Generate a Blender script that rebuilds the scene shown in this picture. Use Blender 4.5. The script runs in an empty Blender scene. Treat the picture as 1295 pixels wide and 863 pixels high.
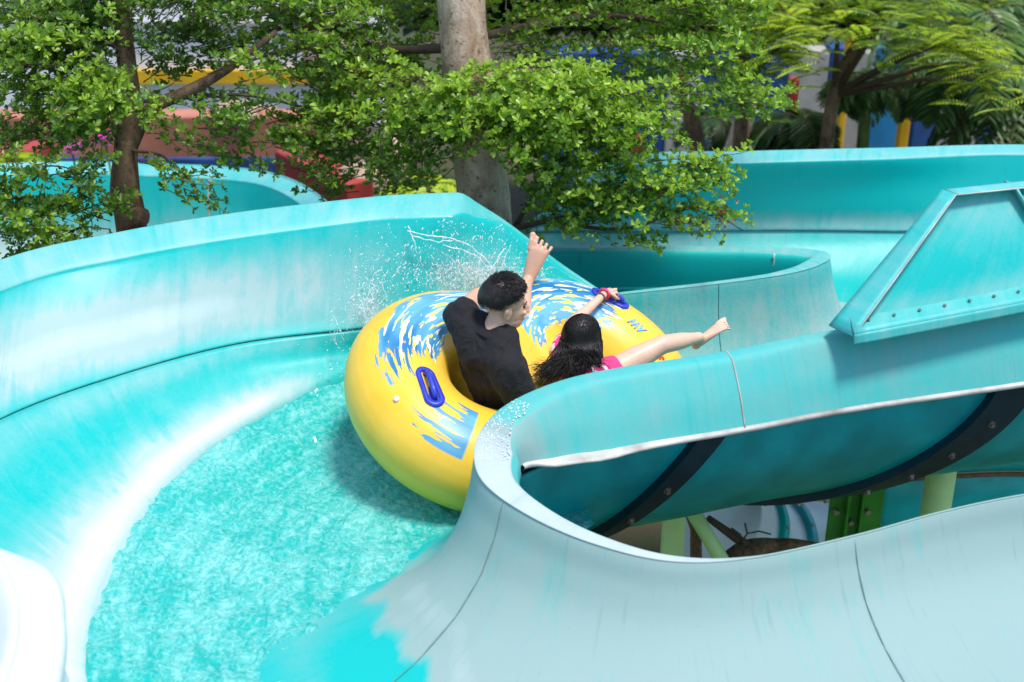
import bpy, bmesh, math, random
import numpy as np
from mathutils import Vector, Matrix, noise as mn
R = math.radians
random.seed(7); rng = np.random.default_rng(7)
S = bpy.context.scene
C = S.collection
# ------------------------------------------------------------------ camera
H = 3.6; PITCH = R(26); F = 1798.6; CX, CY = 647.5, 431.5
cd = bpy.data.cameras.new('camera'); cam = bpy.data.objects.new('camera', cd); C.objects.link(cam)
cam.location = (0, 0, H); cam.rotation_euler = (R(90) - PITCH, 0, 0)
cd.lens = 50; cd.sensor_width = 36; cd.clip_end = 2000; cd.clip_start = .05
cd.dof.use_dof = True; cd.dof.focus_distance = 6.95; cd.dof.aperture_fstop = 1.8
S.camera = cam
def ray(px, py):
    a = (px - CX) / F; b = (CY - py) / F
    return Vector((a, math.cos(PITCH) + b * math.sin(PITCH), -math.sin(PITCH) + b * math.cos(PITCH)))
def atz(px, py, z):
    d = ray(px, py); k = (z - H) / d.z
    return Vector((d.x * k, d.y * k, z))
def at(px, py, Y):
    d = ray(px, py); k = Y / d.y
    return Vector((d.x * k, Y, H + d.z * k))
def proj(p):
    y, z = p[1], p[2] - H
    dep = y * math.cos(PITCH) - z * math.sin(PITCH); up = y * math.sin(PITCH) + z * math.cos(PITCH)
    return (round(CX + F * p[0] / dep), round(CY - F * up / dep))
# ------------------------------------------------------------------ tags
def tag(o, label=None, cat=None, group=None, kind=None):
    if label: o['label'] = label
    if cat: o['category'] = cat
    if group: o['group'] = group
    if kind: o['kind'] = kind
    return o
def empty(name, loc, label, cat, group=None):
    o = bpy.data.objects.new(name, None); C.objects.link(o); o.location = loc; o.empty_display_size = .1
    bpy.context.view_layer.update()
    return tag(o, label, cat, group)
def link(name, me, mat=None, parent=None, smooth=True):
    o = bpy.data.objects.new(name, me); C.objects.link(o)
    if mat: me.materials.append(mat)
    if smooth and len(me.polygons):
        me.polygons.foreach_set('use_smooth', [True] * len(me.polygons))
    if parent:
        o.parent = parent
        bpy.context.view_layer.update()
        o.matrix_parent_inverse = parent.matrix_world.inverted()
    return o
# ------------------------------------------------------------------ mesh builder
class MB:
    def __init__(s): s.v = []; s.f = []
    def add(s, vs, fs):
        n = len(s.v); s.v += [tuple(v) for v in vs]; s.f += [tuple(i + n for i in f) for f in fs]; return s
    def box(s, c, sz, M=None):
        hx, hy, hz = [a / 2 for a in sz]
        vs = [Vector((x * hx, y * hy, z * hz)) for x in (-1, 1) for y in (-1, 1) for z in (-1, 1)]
        if M: vs = [M @ v for v in vs]
        vs = [v + Vector(c) for v in vs]
        return s.add(vs, [(0, 1, 3, 2), (4, 6, 7, 5), (0, 4, 5, 1), (2, 3, 7, 6), (0, 2, 6, 4), (1, 5, 7, 3)])
    def tube(s, pts, rad, n=8, cap=True, flat=1.0, jit=0):
        pts = [Vector(p) for p in pts]
        if not hasattr(rad, '__len__'): rad = [rad] * len(pts)
        up = Vector((0, 0, 1)); rings = []
        d0 = (pts[1] - pts[0]).normalized()
        a = d0.cross(up)
        if a.length < .1: a = d0.cross(Vector((1, 0, 0)))
        a.normalize()
        for i, p in enumerate(pts):
            d = (pts[min(i + 1, len(pts) - 1)] - pts[max(i - 1, 0)])
            if d.length < 1e-9: d = d0
            d.normalize()
            a = (a - d * a.dot(d))
            if a.length < 1e-6: a = d.orthogonal()
            a.normalize(); b = d.cross(a)
            ring = []
            for k in range(n):
                th = 2 * math.pi * k / n; r = rad[i]
                if jit: r *= 1 + jit * mn.noise(p * 5 + Vector((math.cos(th), math.sin(th), 0)) * 1.3)
                ring.append(p + a * math.cos(th) * r + b * math.sin(th) * r * flat)
            rings.append(ring)
        vs = [v for r in rings for v in r]; fs = []
        for i in range(len(pts) - 1):
            for k in range(n):
                k2 = (k + 1) % n
                fs.append((i * n + k, i * n + k2, (i + 1) * n + k2, (i + 1) * n + k))
        if cap:
            fs.append(tuple(range(n))[::-1]); fs.append(tuple((len(pts) - 1) * n + k for k in range(n)))
        return s.add(vs, fs)
    def ball(s, c, r, M=None, seg=10, rings=7):
        bm = bmesh.new(); bmesh.ops.create_uvsphere(bm, u_segments=seg, v_segments=rings, radius=1)
        rr = r if hasattr(r, '__len__') else (r, r, r)
        vs = [Vector((v.co.x * rr[0], v.co.y * rr[1], v.co.z * rr[2])) for v in bm.verts]
        if M: vs = [M @ v for v in vs]
        vs = [v + Vector(c) for v in vs]
        fs = [tuple(v.index for v in f.verts) for f in bm.faces]; bm.free()
        return s.add(vs, fs)
    def mesh(s, name):
        me = bpy.data.meshes.new(name); me.from_pydata(s.v, [], s.f); me.update(); return me
    def build(s, name, mat, parent=None, smooth=True):
        return link(name, s.mesh(name), mat, parent, smooth)
def bevel(o, w=.006, seg=2):
    m = o.modifiers.new('bevel', 'BEVEL'); m.width = w; m.segments = seg; m.limit_method = 'ANGLE'; return o
def solid(o, th, off=-1):
    m = o.modifiers.new('thickness', 'SOLIDIFY'); m.thickness = th; m.offset = off; return o
def bake(o):
    bpy.context.view_layer.update()
    dg = bpy.context.evaluated_depsgraph_get()
    me = bpy.data.meshes.new_from_object(o.evaluated_get(dg)); o.modifiers.clear(); old = o.data; o.data = me
    me.polygons.foreach_set('use_smooth', [True] * len(me.polygons)); return o
# ------------------------------------------------------------------ materials
MATS = {}
class NT:
    def __init__(s, name):
        s.m = bpy.data.materials.new(name); s.m.use_nodes = True; s.t = s.m.node_tree; s.n = s.t.nodes; s.n.clear()
        s.out = s.n.new('ShaderNodeOutputMaterial'); s.p = s.n.new('ShaderNodeBsdfPrincipled')
        s.l(s.p.outputs[0], s.out.inputs[0])
    def l(s, a, b): s.t.links.new(a, b)
    def new(s, t, **kw):
        n = s.n.new(t)
        for k, v in kw.items(): setattr(n, k, v)
        return n
    def setin(s, sock, v):
        if v is None: return
        if isinstance(v, bpy.types.NodeSocket): s.l(v, sock)
        else: sock.default_value = v
    def math(s, op, a, b=None, c=None, clamp=False):
        n = s.new('ShaderNodeMath', operation=op, use_clamp=clamp)
        for i, v in enumerate((a, b, c)):
            if v is not None: s.setin(n.inputs[i], v)
        return n.outputs[0]
    def coord(s, which='Object'): return s.new('ShaderNodeTexCoord').outputs[which]
    def mapping(s, vec, scale=(1, 1, 1), loc=(0, 0, 0), rot=(0, 0, 0)):
        n = s.new('ShaderNodeMapping'); s.l(vec, n.inputs[0]); n.inputs['Scale'].default_value = scale
        n.inputs['Location'].default_value = loc; n.inputs['Rotation'].default_value = rot; return n.outputs[0]
    def noise(s, vec, scale=5, detail=4, rough=.55, dist=0):
        n = s.new('ShaderNodeTexNoise'); s.l(vec, n.inputs['Vector']); n.inputs['Scale'].default_value = scale
        n.inputs['Detail'].default_value = detail; n.inputs['Roughness'].default_value = rough
        n.inputs['Distortion'].default_value = dist; return n.outputs['Fac']
    def ramp(s, fac, stops, interp='LINEAR'):
        n = s.new('ShaderNodeValToRGB'); s.l(fac, n.inputs[0]); cr = n.color_ramp; cr.interpolation = interp
        while len(cr.elements) > 1: cr.elements.remove(cr.elements[-1])
        for i, (p, c) in enumerate(stops):
            e = cr.elements[0] if i == 0 else cr.elements.new(p); e.position = p
            e.color = (c, c, c, 1) if not hasattr(c, '__len__') else tuple(c) + (1,)
        return n.outputs[0]
    def mix(s, fac, a, b, blend='MIX'):
        n = s.new('ShaderNodeMix', data_type='RGBA', blend_type=blend)
        s.setin(n.inputs[0], fac)
        for k, v in ((6, a), (7, b)):
            s.setin(n.inputs[k], v if isinstance(v, bpy.types.NodeSocket) else tuple(v) + (1,))
        return n.outputs[2]
    def attr(s, name): return s.new('ShaderNodeAttribute', attribute_name=name).outputs['Fac']
    def bump(s, h, strength=.3, dist=.01):
        n = s.new('ShaderNodeBump'); n.inputs['Strength'].default_value = strength; n.inputs['Distance'].default_value = dist
        s.l(h, n.inputs['Height']); s.l(n.outputs[0], s.p.inputs['Normal']); return n.outputs[0]
    def base(s, v, rough=.5, spec=None):
        s.setin(s.p.inputs['Base Color'], v if isinstance(v, bpy.types.NodeSocket) else tuple(v) + (1,))
        s.setin(s.p.inputs['Roughness'], rough)
        if spec is not None: s.p.inputs['Specular IOR Level'].default_value = spec
        return s
def simple(name, col, rough=.5, var=.15, scale=12, bump=.15, spec=.5, metal=0):
    if name in MATS: return MATS[name]
    t = NT(name); c = t.coord()
    n = t.noise(c, scale, 5)
    dark = [x * (1 - var) for x in col]; light = [min(1, x * (1 + var)) for x in col]
    t.base(t.mix(t.ramp(n, [(.3, 0.), (.7, 1.)]), dark, light), rough, spec)
    t.p.inputs['Metallic'].default_value = metal
    if bump: t.bump(t.noise(c, scale * 4, 4), bump, .004)
    MATS[name] = t.m; return t.m
def gelcoat(name, aqua=(.0003, .42, .40), pale=(.34, .48, .47), wht=(.70, .74, .73), base_fade=0., speck=.0, rough=.36, amp=1.9):
    t = NT(name); uv = t.coord('UV'); ob = t.coord('Object')
    streak = t.noise(t.mapping(uv, (5, .8, 1)), 2.2, 8, .68, .8)
    blot = t.noise(ob, 2.4, 8, .68, .5)
    fine = t.noise(ob, 60, 4, .7)
    f = t.math('ADD', t.attr('fade'), base_fade)
    e = t.math('ADD', t.math('MULTIPLY', t.math('SUBTRACT', streak, .5), .9), t.math('MULTIPLY', t.math('SUBTRACT', blot, .5), .9))
    f2 = t.math('ADD', f, t.math('MULTIPLY', e, t.math('ADD', .14, t.math('MULTIPLY', f, amp))))
    f2 = t.math('SUBTRACT', t.math('MULTIPLY', f2, 1.25), .12)
    f3 = t.math('ADD', f2, t.math('MULTIPLY', t.math('SUBTRACT', fine, .5), .25 + speck), clamp=True)
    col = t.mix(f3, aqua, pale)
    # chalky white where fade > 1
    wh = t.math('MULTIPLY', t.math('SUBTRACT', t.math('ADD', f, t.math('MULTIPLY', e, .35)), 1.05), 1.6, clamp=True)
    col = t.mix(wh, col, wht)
    # darker grime runs and scuffs
    g = t.noise(t.mapping(uv, (14, .8, 1), (3, 7, 0)), 2.3, 5, .7)
    gm = t.ramp(g, [(.58, 0.), (.74, .5)])
    col = t.mix(t.math('MULTIPLY', gm, t.attr('grime')), col, (.03, .16, .17))
    sc = t.noise(t.mapping(ob, (1, 1, 1), (5, 2, 1)), 95, 2, .5)
    col = t.mix(t.ramp(sc, [(.74, 0.), (.78, .4)]), col, (.05, .22, .22))
    t.base(col, t.math('ADD', rough, t.math('MULTIPLY', f3, .22)), .32)
    t.p.inputs['Coat Weight'].default_value = .0; t.p.inputs['Coat Roughness'].default_value = .2
    t.bump(t.math('ADD', t.noise(ob, 3.5, 4, .5), t.math('MULTIPLY', fine, .05)), .25, .02)
    return t.m
M_gel = gelcoat('aqua_fibreglass')
M_gel2 = gelcoat('weathered_fibreglass', pale=(.27, .42, .40), wht=(.36, .46, .44), speck=.9, rough=.5)
M_gel3 = gelcoat('chalky_fibreglass', pale=(.25, .37, .35), wht=(.56, .60, .60), speck=.10, rough=.55, amp=1.0)
M_hull = simple('dark_teal_hull', (.005, .47, .48), .4, .25, 4, .1)
M_rib = simple('rib_navy', (.006, .035, .05), .45, .3, 10, .1)
M_edge = simple('chalky_edge', (.44, .43, .39), .8, .45, 5, .6)
M_seam = simple('seam_teal', (.02, .17, .18), .6, .3, 20, .1)
M_bolt = simple('bolt_metal', (.35, .3, .26), .45, .3, 30, .1, metal=.7)
# ------------------------------------------------------------------ curves & lofts
def curve(pts):
    """pts: list of (t, Vector) -> function t -> Vector (monotone-ish Catmull-Rom)"""
    ts = np.array([p[0] for p in pts], float); P = np.array([tuple(p[1]) for p in pts], float)
    n = len(ts); m = np.zeros_like(P)
    for i in range(n):
        if i == 0: m[i] = (P[1] - P[0]) / (ts[1] - ts[0])
        elif i == n - 1: m[i] = (P[-1] - P[-2]) / (ts[-1] - ts[-2])
        else: m[i] = (P[i + 1] - P[i - 1]) / (ts[i + 1] - ts[i - 1])
    def f(t):
        t = min(max(t, ts[0]), ts[-1]); i = min(int(np.searchsorted(ts, t, 'right')) - 1, n - 2); i = max(i, 0)
        h = ts[i + 1] - ts[i]; s = (t - ts[i]) / h
        r = (2*s**3 - 3*s*s + 1) * P[i] + (s**3 - 2*s*s + s) * h * m[i] + (-2*s**3 + 3*s*s) * P[i+1] + (s**3 - s*s) * h * m[i+1]
        return Vector(r)
    return f
def sfun(pts):
    ts = [p[0] for p in pts]; vs = [p[1] for p in pts]
    return lambda t: float(np.interp(t, ts, vs))
def grid_mesh(name, G, fade=None, grime=None, ulen=None):
    """G: array nu x nv x 3"""
    nu, nv = G.shape[:2]
    me = bpy.data.meshes.new(name)
    idx = np.arange(nu * nv).reshape(nu, nv)
    q = np.stack([idx[:-1, :-1], idx[1:, :-1], idx[1:, 1:], idx[:-1, 1:]], -1).reshape(-1, 4)
    me.from_pydata(G.reshape(-1, 3).tolist(), [], q.tolist())
    mid = G[:, nv // 2]
    u = np.concatenate([[0], np.cumsum(np.linalg.norm(np.diff(mid, axis=0), axis=1))])
    v = np.concatenate([[0], np.cumsum(np.linalg.norm(np.diff(G[nu // 2], axis=0), axis=1))])
    U = np.stack(np.meshgrid(u, v, indexing='ij'), -1).reshape(-1, 2)
    lay = me.uv_layers.new(name='UVMap'); li = np.zeros(len(me.loops), np.int32); me.loops.foreach_get('vertex_index', li)
    lay.data.foreach_set('uv', U[li].reshape(-1))
    for nm, A in (('fade', fade), ('grime', grime)):
        if A is not None:
            a = me.attributes.new(nm, 'FLOAT', 'POINT'); a.data.foreach_set('value', np.asarray(A, float).reshape(-1))
    me.update(); return me
def loft(rows_at, t0, t1, nu, nv, name, fadefn=None, grimefn=None, mat=None, parent=None, th=.012, off=1, sharp=None):
    """rows_at(t) -> list of row points; spline across"""
    T = np.linspace(t0, t1, nu); G = []; FD = []; GR = []
    for t in T:
        rows = rows_at(t)
        n = len(rows); f = curve([(i, r) for i, r in enumerate(rows)])
        vs = np.linspace(0, n - 1, nv)
        G.append([tuple(f(v)) for v in vs])
        FD.append([fadefn(t, v) if fadefn else 0 for v in vs]); GR.append([grimefn(t, v) if grimefn else .5 for v in vs])
    G = np.array(G)
    o = link(name, grid_mesh(name, G, FD, GR), mat, parent)
    if th: solid(o, th, off)
    return o, G
def gauss(x, c, w): return math.exp(-((x - c) / w) ** 2)
def sstep(a, b, x):
    s = min(max((x - a) / (b - a), 0), 1); return s * s * (3 - 2 * s)
# ================================================================== SLIDE
slide = empty('water_slide', (0, 6, -3), 'large winding open aqua and faded white fibreglass water slide that the yellow raft rides in', 'water slide')
Z = atz
base = curve([(0, Z(1050, 372, .0)), (1, Z(900, 385, .05)), (2, Z(775, 376, .29)), (3, Z(660, 388, .31)), (4, Z(560, 403, .33)),
              (5, Z(450, 418, .36)), (6, Z(300, 437, .39)), (7, Z(150, 477, .42)), (8, Z(0, 533, .45)), (9, (-2.55, 5.0, .47)),
              (10, (-2.5, 4.55, .48)), (11, (-2.1, 4.25, .5)), (12, (-1.66, 3.98, .5)), (13, (-1.46, 3.7, .5)), (14, (-1.38, 3.3, .5)), (16, (-1.36, 2.4, .5))])
rimO = curve([(2, Z(768, 376, .31)), (2.5, Z(712, 340, .45)), (3.2, Z(640, 285, .71)), (3.58, Z(600, 260, .83)), (3.68, Z(584, 250, .88)), (3.78, Z(570, 249.5, .89)), (4.2, Z(535, 251, .90)),
              (5, Z(470, 255, .93)), (6, Z(300, 275, .92)), (7, Z(150, 300, .92)), (8, Z(0, 336, .92)), (9, (-2.9, 5.4, .95)),
              (10, (-2.85, 4.6, 1.0)), (11, (-2.3, 4.1, 1.0)), (12, (-1.72, 3.80, 1.0)), (13, (-1.52, 3.55, 1.0)), (14, (-1.42, 3.2, 1.0)), (16, (-1.4, 2.4, 1.0))])
foam = curve([(0, Z(1050, 400, .1)), (1, Z(900, 410, .1)), (2, Z(775, 420, .1)), (3, Z(660, 432, .12)), (4, Z(560, 446, .15)), (5, Z(440, 474, .18)), (6, Z(325, 523, .16)),
              (7, Z(225, 592, .12)), (8, Z(150, 690, .07)), (9, Z(113, 780, .05)), (10, Z(106, 863, .04)), (11, Z(125, 960, .03)), (12, (-1.42, 3.85, .02)), (13, (-1.34, 3.5, .02)), (14, (-1.28, 3.1, .02)), (16, (-1.26, 2.3, .02))])
mid_pts = [(0, (1.4, 6.9, -.12)), (1, (.9, 6.75, -.12)), (2, (.5, 6.6, -.11)), (3, (.2, 6.45, -.1)), (4, (-.1, 6.2, -.1)), (5, (-.45, 6.0, -.1)), (6, (-.65, 5.75, -.1)),
           (7, (-.8, 5.45, -.1)), (8, (-.85, 5.1, -.1)), (9, (-.8, 4.75, -.1)), (10, (-.65, 4.4, -.1)), (11, (-.45, 4.1, -.1)), (12, (-.3, 3.9, -.1)), (13, (0, 3.5, -.1)), (14, (.2, 3.1, -.1)), (16, (.4, 2.3, -.1))]
midc = curve([(t, Vector(p)) for t, p in mid_pts])
def inward(t):
    d = foam(t) - rimO(max(t, 2)); d.z = 0
    return d.normalized()
# splash wall (above the seam)
def rows_splash(t):
    o = rimO(t); b = base(t); n = inward(t); s = sstep(2.05, 3.3, t)
    k = sstep(3.1, 3.9, t) * .88 + .12
    lipw = .15 * k
    i = o + n * lipw + Vector((0, 0, -.05 * k)); h = max(o.z - b.z, .001)
    back = -n
    q9 = sstep(9, 11, t); rows = [o + back * (.015 + .5 * q9) + Vector((0, 0, -min(.09, h) - .25 * q9)), o + back * (.01 + .05 * q9) + Vector((0, 0, -.01 * q9)), o + n * .012 + Vector((0, 0, .006 * k)), i - n * .02, i + n * .008 + Vector((0, 0, -.035 * k))]
    m1 = i.lerp(b, .3) + (-n) * .02 * k; m2 = i.lerp(b, .6) - n * .03 * k; m3 = i.lerp(b, .86) - n * .018 * k
    rows += [m1, m2, m3, b + Vector((0, 0, .008))]
    return rows
def fade_splash(t, v):
    f = 0.10
    if v < 3.4: return .30 + .1 * gauss(t, 8, 2) + (1.2 if t > 10 else 0)
    f += .85 * gauss(v, 6.3, 1.1) * sstep(4.6, 6.4, t) * (1 - .25 * sstep(8, 9, t))
    f += .35 * gauss(v, 5.6, 1.) * sstep(4, 5.5, t)
    f += (.75 + .5 * mn.noise(Vector((t * 5, v * 2, 3)))) * gauss(v, 6.6, 1.2) * gauss(t, 3.5, .5) + .5 * gauss(v, 7.2, .8) * gauss(t, 4.9, .35)
    if t > 10: f += 1.2
    return f
splash, Gs = loft(rows_splash, 2.02, 16, 340, 64, 'splash_wall', fade_splash, lambda t, v: .25, M_gel, slide)
# lower trough: seam -> water edge -> under the water
def rows_low(t):
    b = base(t); f = foam(t); m = midc(t); n = (m - f); n.z = 0; n.normalize()
    a = b.lerp(f, .45) - n * .03 + Vector((0, 0, -.02))
    c0 = f + n * .05; c0.z = f.z * .6 - .04; c = f.lerp(m, .25); c.z = f.z * .2 - .09
    d_ = f.lerp(m, .6); d_.z = -.1
    return [b, a, f, c0, c, d_, m]
def fade_glare_low(t, v):
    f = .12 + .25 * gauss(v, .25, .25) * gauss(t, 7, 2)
    f += 1.3 * gauss(v, 1.78, .40) * sstep(5.1, 6.0, t)  # white band beside the water edge: overexposed glare painted in with faded gelcoat
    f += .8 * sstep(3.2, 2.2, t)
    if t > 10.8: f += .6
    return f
low, Gl = loft(rows_low, 2.15, 16, 320, 50, 'trough', fade_glare_low, lambda t, v: .2, M_gel, slide)
# ------------------------------------------------------------------ inner walls (saddle round an island)
def inner_wall(tag_, E1pts, side, flange, ow, zf, ts, te, fadefn, lipw, matw, slope=.07, hull=True, nu=300, zfloor=None, lipfade=1.0, flangefade=None):
    E1 = curve(E1pts); slope_ = slope if callable(slope) else (lambda t, q=slope: q)
    def nrm(t):      # plan normal towards the island
        e = .25; d = E1(min(t + e, te)) - E1(max(t - e, ts)); d.z = 0; d.normalize()
        return Vector((-d.y, d.x, 0)) * side
    def rows_wall(t):
        e = E1(t); n = -nrm(t); w = ow(t); z0 = zf(t); D = e.z - z0; rows = [e + Vector((0, 0, .005))]
        for s, g in ((.015, .06), (.05, .26), (.13, .52), (.27, .74), (.48, .90), (.75, .975), (1.0, 1.0)):
            p = e + n * w * s; p.z = e.z - D * g; rows.append(p)
        p = e + n * (w + .35); p.z = z0 - .05; rows.append(p)
        return rows
    loft(rows_wall, ts, te, nu, 56, 'inner_wall', fadefn, lambda t, v: .6, matw, slide)
    def rows_lip(t):
        e = E1(t); n = nrm(t); L = lipw(t); d = flange(t); slope = slope_(t)
        a = e + Vector((0, 0, .0045))
        b = e + n * L; b2 = b + n * .02 + Vector((0, 0, -.022))
        c = b + n * (.03 + slope * .5) + Vector((0, 0, -d * .5)); c2 = b + n * (.03 + slope) + Vector((0, 0, -d))
        return [a, e + Vector((0, 0, .012)), e.lerp(b, .5) + Vector((0, 0, .012)), b - n * .01 + Vector((0, 0, .006)), b2, c, c2]
    def ff(t, v):
        return lipfade(t, v) if callable(lipfade) else lipfade
    loft(rows_lip, ts, te, nu, 30, 'rim', ff, lambda t, v: .5, matw, slide, th=0)
    # turned-out bottom edge of the flange
    def rows_edge(t):
        e = E1(t); n = nrm(t); L = lipw(t); d = flange(t); slope = slope_(t); c2 = e + n * (L + .028 + slope) + Vector((0, 0, -d)); wd = .012 + .05 * lipwide(t) * sstep(7.0, 6.0, t)
        return [c2 + Vector((0, 0, .004)), c2 + n * wd * .5 + Vector((0, 0, -.002)), c2 + n * wd + Vector((0, 0, -.006)), c2 + n * wd + Vector((0, 0, -.02)), c2 + n * 0 + Vector((0, 0, -.03))]
    lipwide = (lambda t: .85 * gauss(t, 5.3, 1.3) * (1 if t < 6.3 else max(0, 1 - (t - 6.3) * 2))) if tag_ == 'near' else (lambda t: 0)
    loft(rows_edge, ts, 7.1 if tag_ == 'near' else te, nu, 10, 'rim_edge', None, None, M_edge if tag_ == 'near' else matw, slide, th=0)
    return E1, nrm, rows_wall, rows_lip
E1n = [(0, Z(1500, 350, .8)), (1, Z(1295, 384, .77)), (2, Z(1055, 420, .74)), (3, Z(920, 447, .72)), (4, Z(790, 467, .72)), (5, Z(715, 483, .72)),
       (6, Z(655, 507, .71)), (7, Z(618, 535, .68)), (8, Z(601, 572, .62)), (9, Z(612, 612, .58)), (10, Z(665, 652, .53)), (11, Z(745, 688, .48)),
       (12, Z(845, 712, .44)), (13, Z(950, 709, .43)), (14, Z(1080, 681, .45)), (15, Z(1190, 651, .48)), (16, Z(1295, 629, .5)), (17, Z(1450, 606, .52)), (18, Z(1650, 590, .52))]
flange_n = sfun([(0, .33), (1, .30), (3, .26), (5, .24), (6, .2), (7, .14), (8, .1), (9, .1), (12, .14), (18, .14)])
ow_n = sfun([(0, .5), (7, .5), (8, .58), (8.6, .85), (9, 1.0), (10, 1.12), (12, 1.1), (18, 1.1)])
zf_n = sfun([(0, -.1), (5, -.06), (8, -.04), (8.8, .0), (10, .02), (18, .03)])
lip_n = sfun([(0, .06), (3, .07), (5, .09), (7, .12), (8, .15), (9, .13), (11, .08), (12.2, .05), (13.2, .015), (18, .012)])
def fade_near(t, v):
    f = .25 * (t < 7) + .86 * sstep(7.2, 8.6, t)
    f += .1 * sstep(9.5, 12, t)
    # unfaded gelcoat below a ragged line on the lower flare
    if 7.0 < t < 11.5:
        nz = mn.noise(Vector((t * 3.1, v * 1.3, 2))) * .5 + mn.noise(Vector((t * 9, v * 5, 5))) * .22
        lim = float(np.interp(t, [7, 8.2, 8.9, 9.7, 10.2, 11.5], [5.7, 5.3, 4.9, 4.9, 5.7, 8.5]))
        f -= (.68 + .32 * sstep(8.5, 9.3, t)) * sstep(lim - .2, lim + .2, v + nz * .8) * (.9 - .75 * gauss(v, 7.55, .3) - .25 * gauss(v, 6.4, .5))
        f += .25 * gauss(v, lim - .7, .5)
    return f
def lipfade_near(t, v):
    if v > 3.5: return .36 + .45 * gauss(t, 6.8, .8) + .12 * mn.noise(Vector((t * 2.5, v, 0)))
    return .35 + 1.0 * sstep(6.5, 7.6, t) - .35 * sstep(12, 13.5, t)
E1, nE1, rwN, rlN = inner_wall('near', E1n, 1, flange_n, ow_n, zf_n, 0, 18, fade_near, lip_n, M_gel3, slope=sfun([(0, .13), (4.6, .13), (7.4, .01), (18, .01)]), lipfade=lipfade_near)
def joint(fn, vs, name='panel_joint', r=.004, mat=None):
    mb = MB(); mb.tube([fn(v) for v in vs], r, 6); return mb.build(name, mat or M_seam, slide)
def near_wall_pt(t, s):
    """point on the inner wall surface, s 0..1 down the profile"""
    e = E1(t); n = -nE1(t); w = ow_n(t); z0 = zf_n(t); D = e.z - z0
    S_ = [0, .015, .05, .13, .27, .48, .75, 1]; Gg = [0, .06, .26, .52, .74, .90, .975, 1]
    x = s * 7; g = float(np.interp(x, range(8), Gg)); ss = float(np.interp(x, range(8), S_))
    p = e + n * w * ss; p.z = e.z - D * g; return p + Vector((0, 0, .001))
for tt in (9.55, 14.0): joint(lambda s, tt=tt: near_wall_pt(tt, s), np.linspace(0.02, 1, 40), r=.002, mat=simple('faded_seam', (.10, .22, .22), .7, .3, 20, .1))
def flange_pt(t, s):
    e = E1(t); n = nE1(t); L = lip_n(t); d = flange_n(t)
    pts = [(0, e - n * .01 + Vector((0, 0, .014))), (1, e + n * L + Vector((0, 0, .01))), (1.3, e + n * (L + .024) + Vector((0, 0, -.02))), (3, e + n * (L + .03 + .13) + Vector((0, 0, -d)))]
    return curve(pts)(s * 3) + n * .003
joint(lambda s: curve(list(enumerate(rlN(3.02))))(s) + nE1(3.02) * .002, np.linspace(0, 6, 40), r=.004, mat=M_edge)
# splash-wall joint and seam line
def surf_pt(G, t0, t1, t, v):
    nu, nv = G.shape[:2]; x = (t - t0) / (t1 - t0) * (nu - 1); i = int(x); f = x - i; y = v * (nv - 1); j = min(int(y), nv - 2); g = y - j
    i = min(i, nu - 2)
    return Vector(G[i, j] * (1 - f) * (1 - g) + G[i + 1, j] * f * (1 - g) + G[i, j + 1] * (1 - f) * g + G[i + 1, j + 1] * f * g)
joint(lambda s: surf_pt(Gs, 2.02, 16, 4.72 + .12 * s, .12 + .88 * s) + Vector((0, -.002, .002)), np.linspace(0, 1, 50), r=.005)
joint(lambda s: base(2.1 + 8 * s) + Vector((0, 0, .004)) + inward(2.1 + 8 * s) * .004, np.linspace(0, 1, 140), 'seam_line', r=.006)
# hull under the raft channel
def rows_hull(t, off=0.):
    e = E1(t); n = nE1(t); L = lip_n(t); r = .98 + off; c = e - n * .94; c.z = .40
    rows = []
    for a in np.linspace(R(2), R(112), 15):
        p = c + n * math.cos(a) * r; p.z = c.z - math.sin(a) * r * .98; rows.append(p)
    return rows
loft(rows_hull, 0, 6.3, 120, 50, 'hull', None, None, M_hull, slide, th=.01)
def hull_pt(t, a, off=0.):
    e = E1(t); n = nE1(t); r = .98 + off; c = e - n * .94; c.z = .40
    p = c + n * math.cos(a) * r; p.z = c.z - math.sin(a) * r * .98; return p
def rib(tfun, a0, a1, wid, bolts):
    mb = MB(); N = 40; vs = []; fs = []
    for i in range(N + 1):
        s = i / N; a = R(a0 + (a1 - a0) * s); t = tfun(s)
        for dt, off in ((-wid, .004), (-wid, .055), (wid, .055), (wid, .004)): vs.append(hull_pt(t + dt, a, off))
    for i in range(N):
        for k in range(3): fs.append((i * 4 + k, i * 4 + k + 1, i * 4 + 4 + k + 1, i * 4 + 4 + k))
    mb.add(vs, fs); o = mb.build('flange_rib', M_rib, slide, smooth=False); solid(o, .004)
    for s in bolts:
        a = R(a0 + (a1 - a0) * s); t = tfun(s); p = hull_pt(t, a, .056); q = hull_pt(t, a, .074)
        b = MB(); b.tube([p, q], .013, 6); b.tube([p, p.lerp(q, .2)], .02, 12); b.build('bolt', M_bolt, o, smooth=False)
rib(lambda s: 3.15 + 1.7 * s, 2, 80, .13, (.22, .38, .54, .70))
rib(lambda s: 1.02 + 1.15 * s ** 1.3, 2, 80, .12, (.15, .3, .43, .56, .68, .76, .86))
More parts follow.
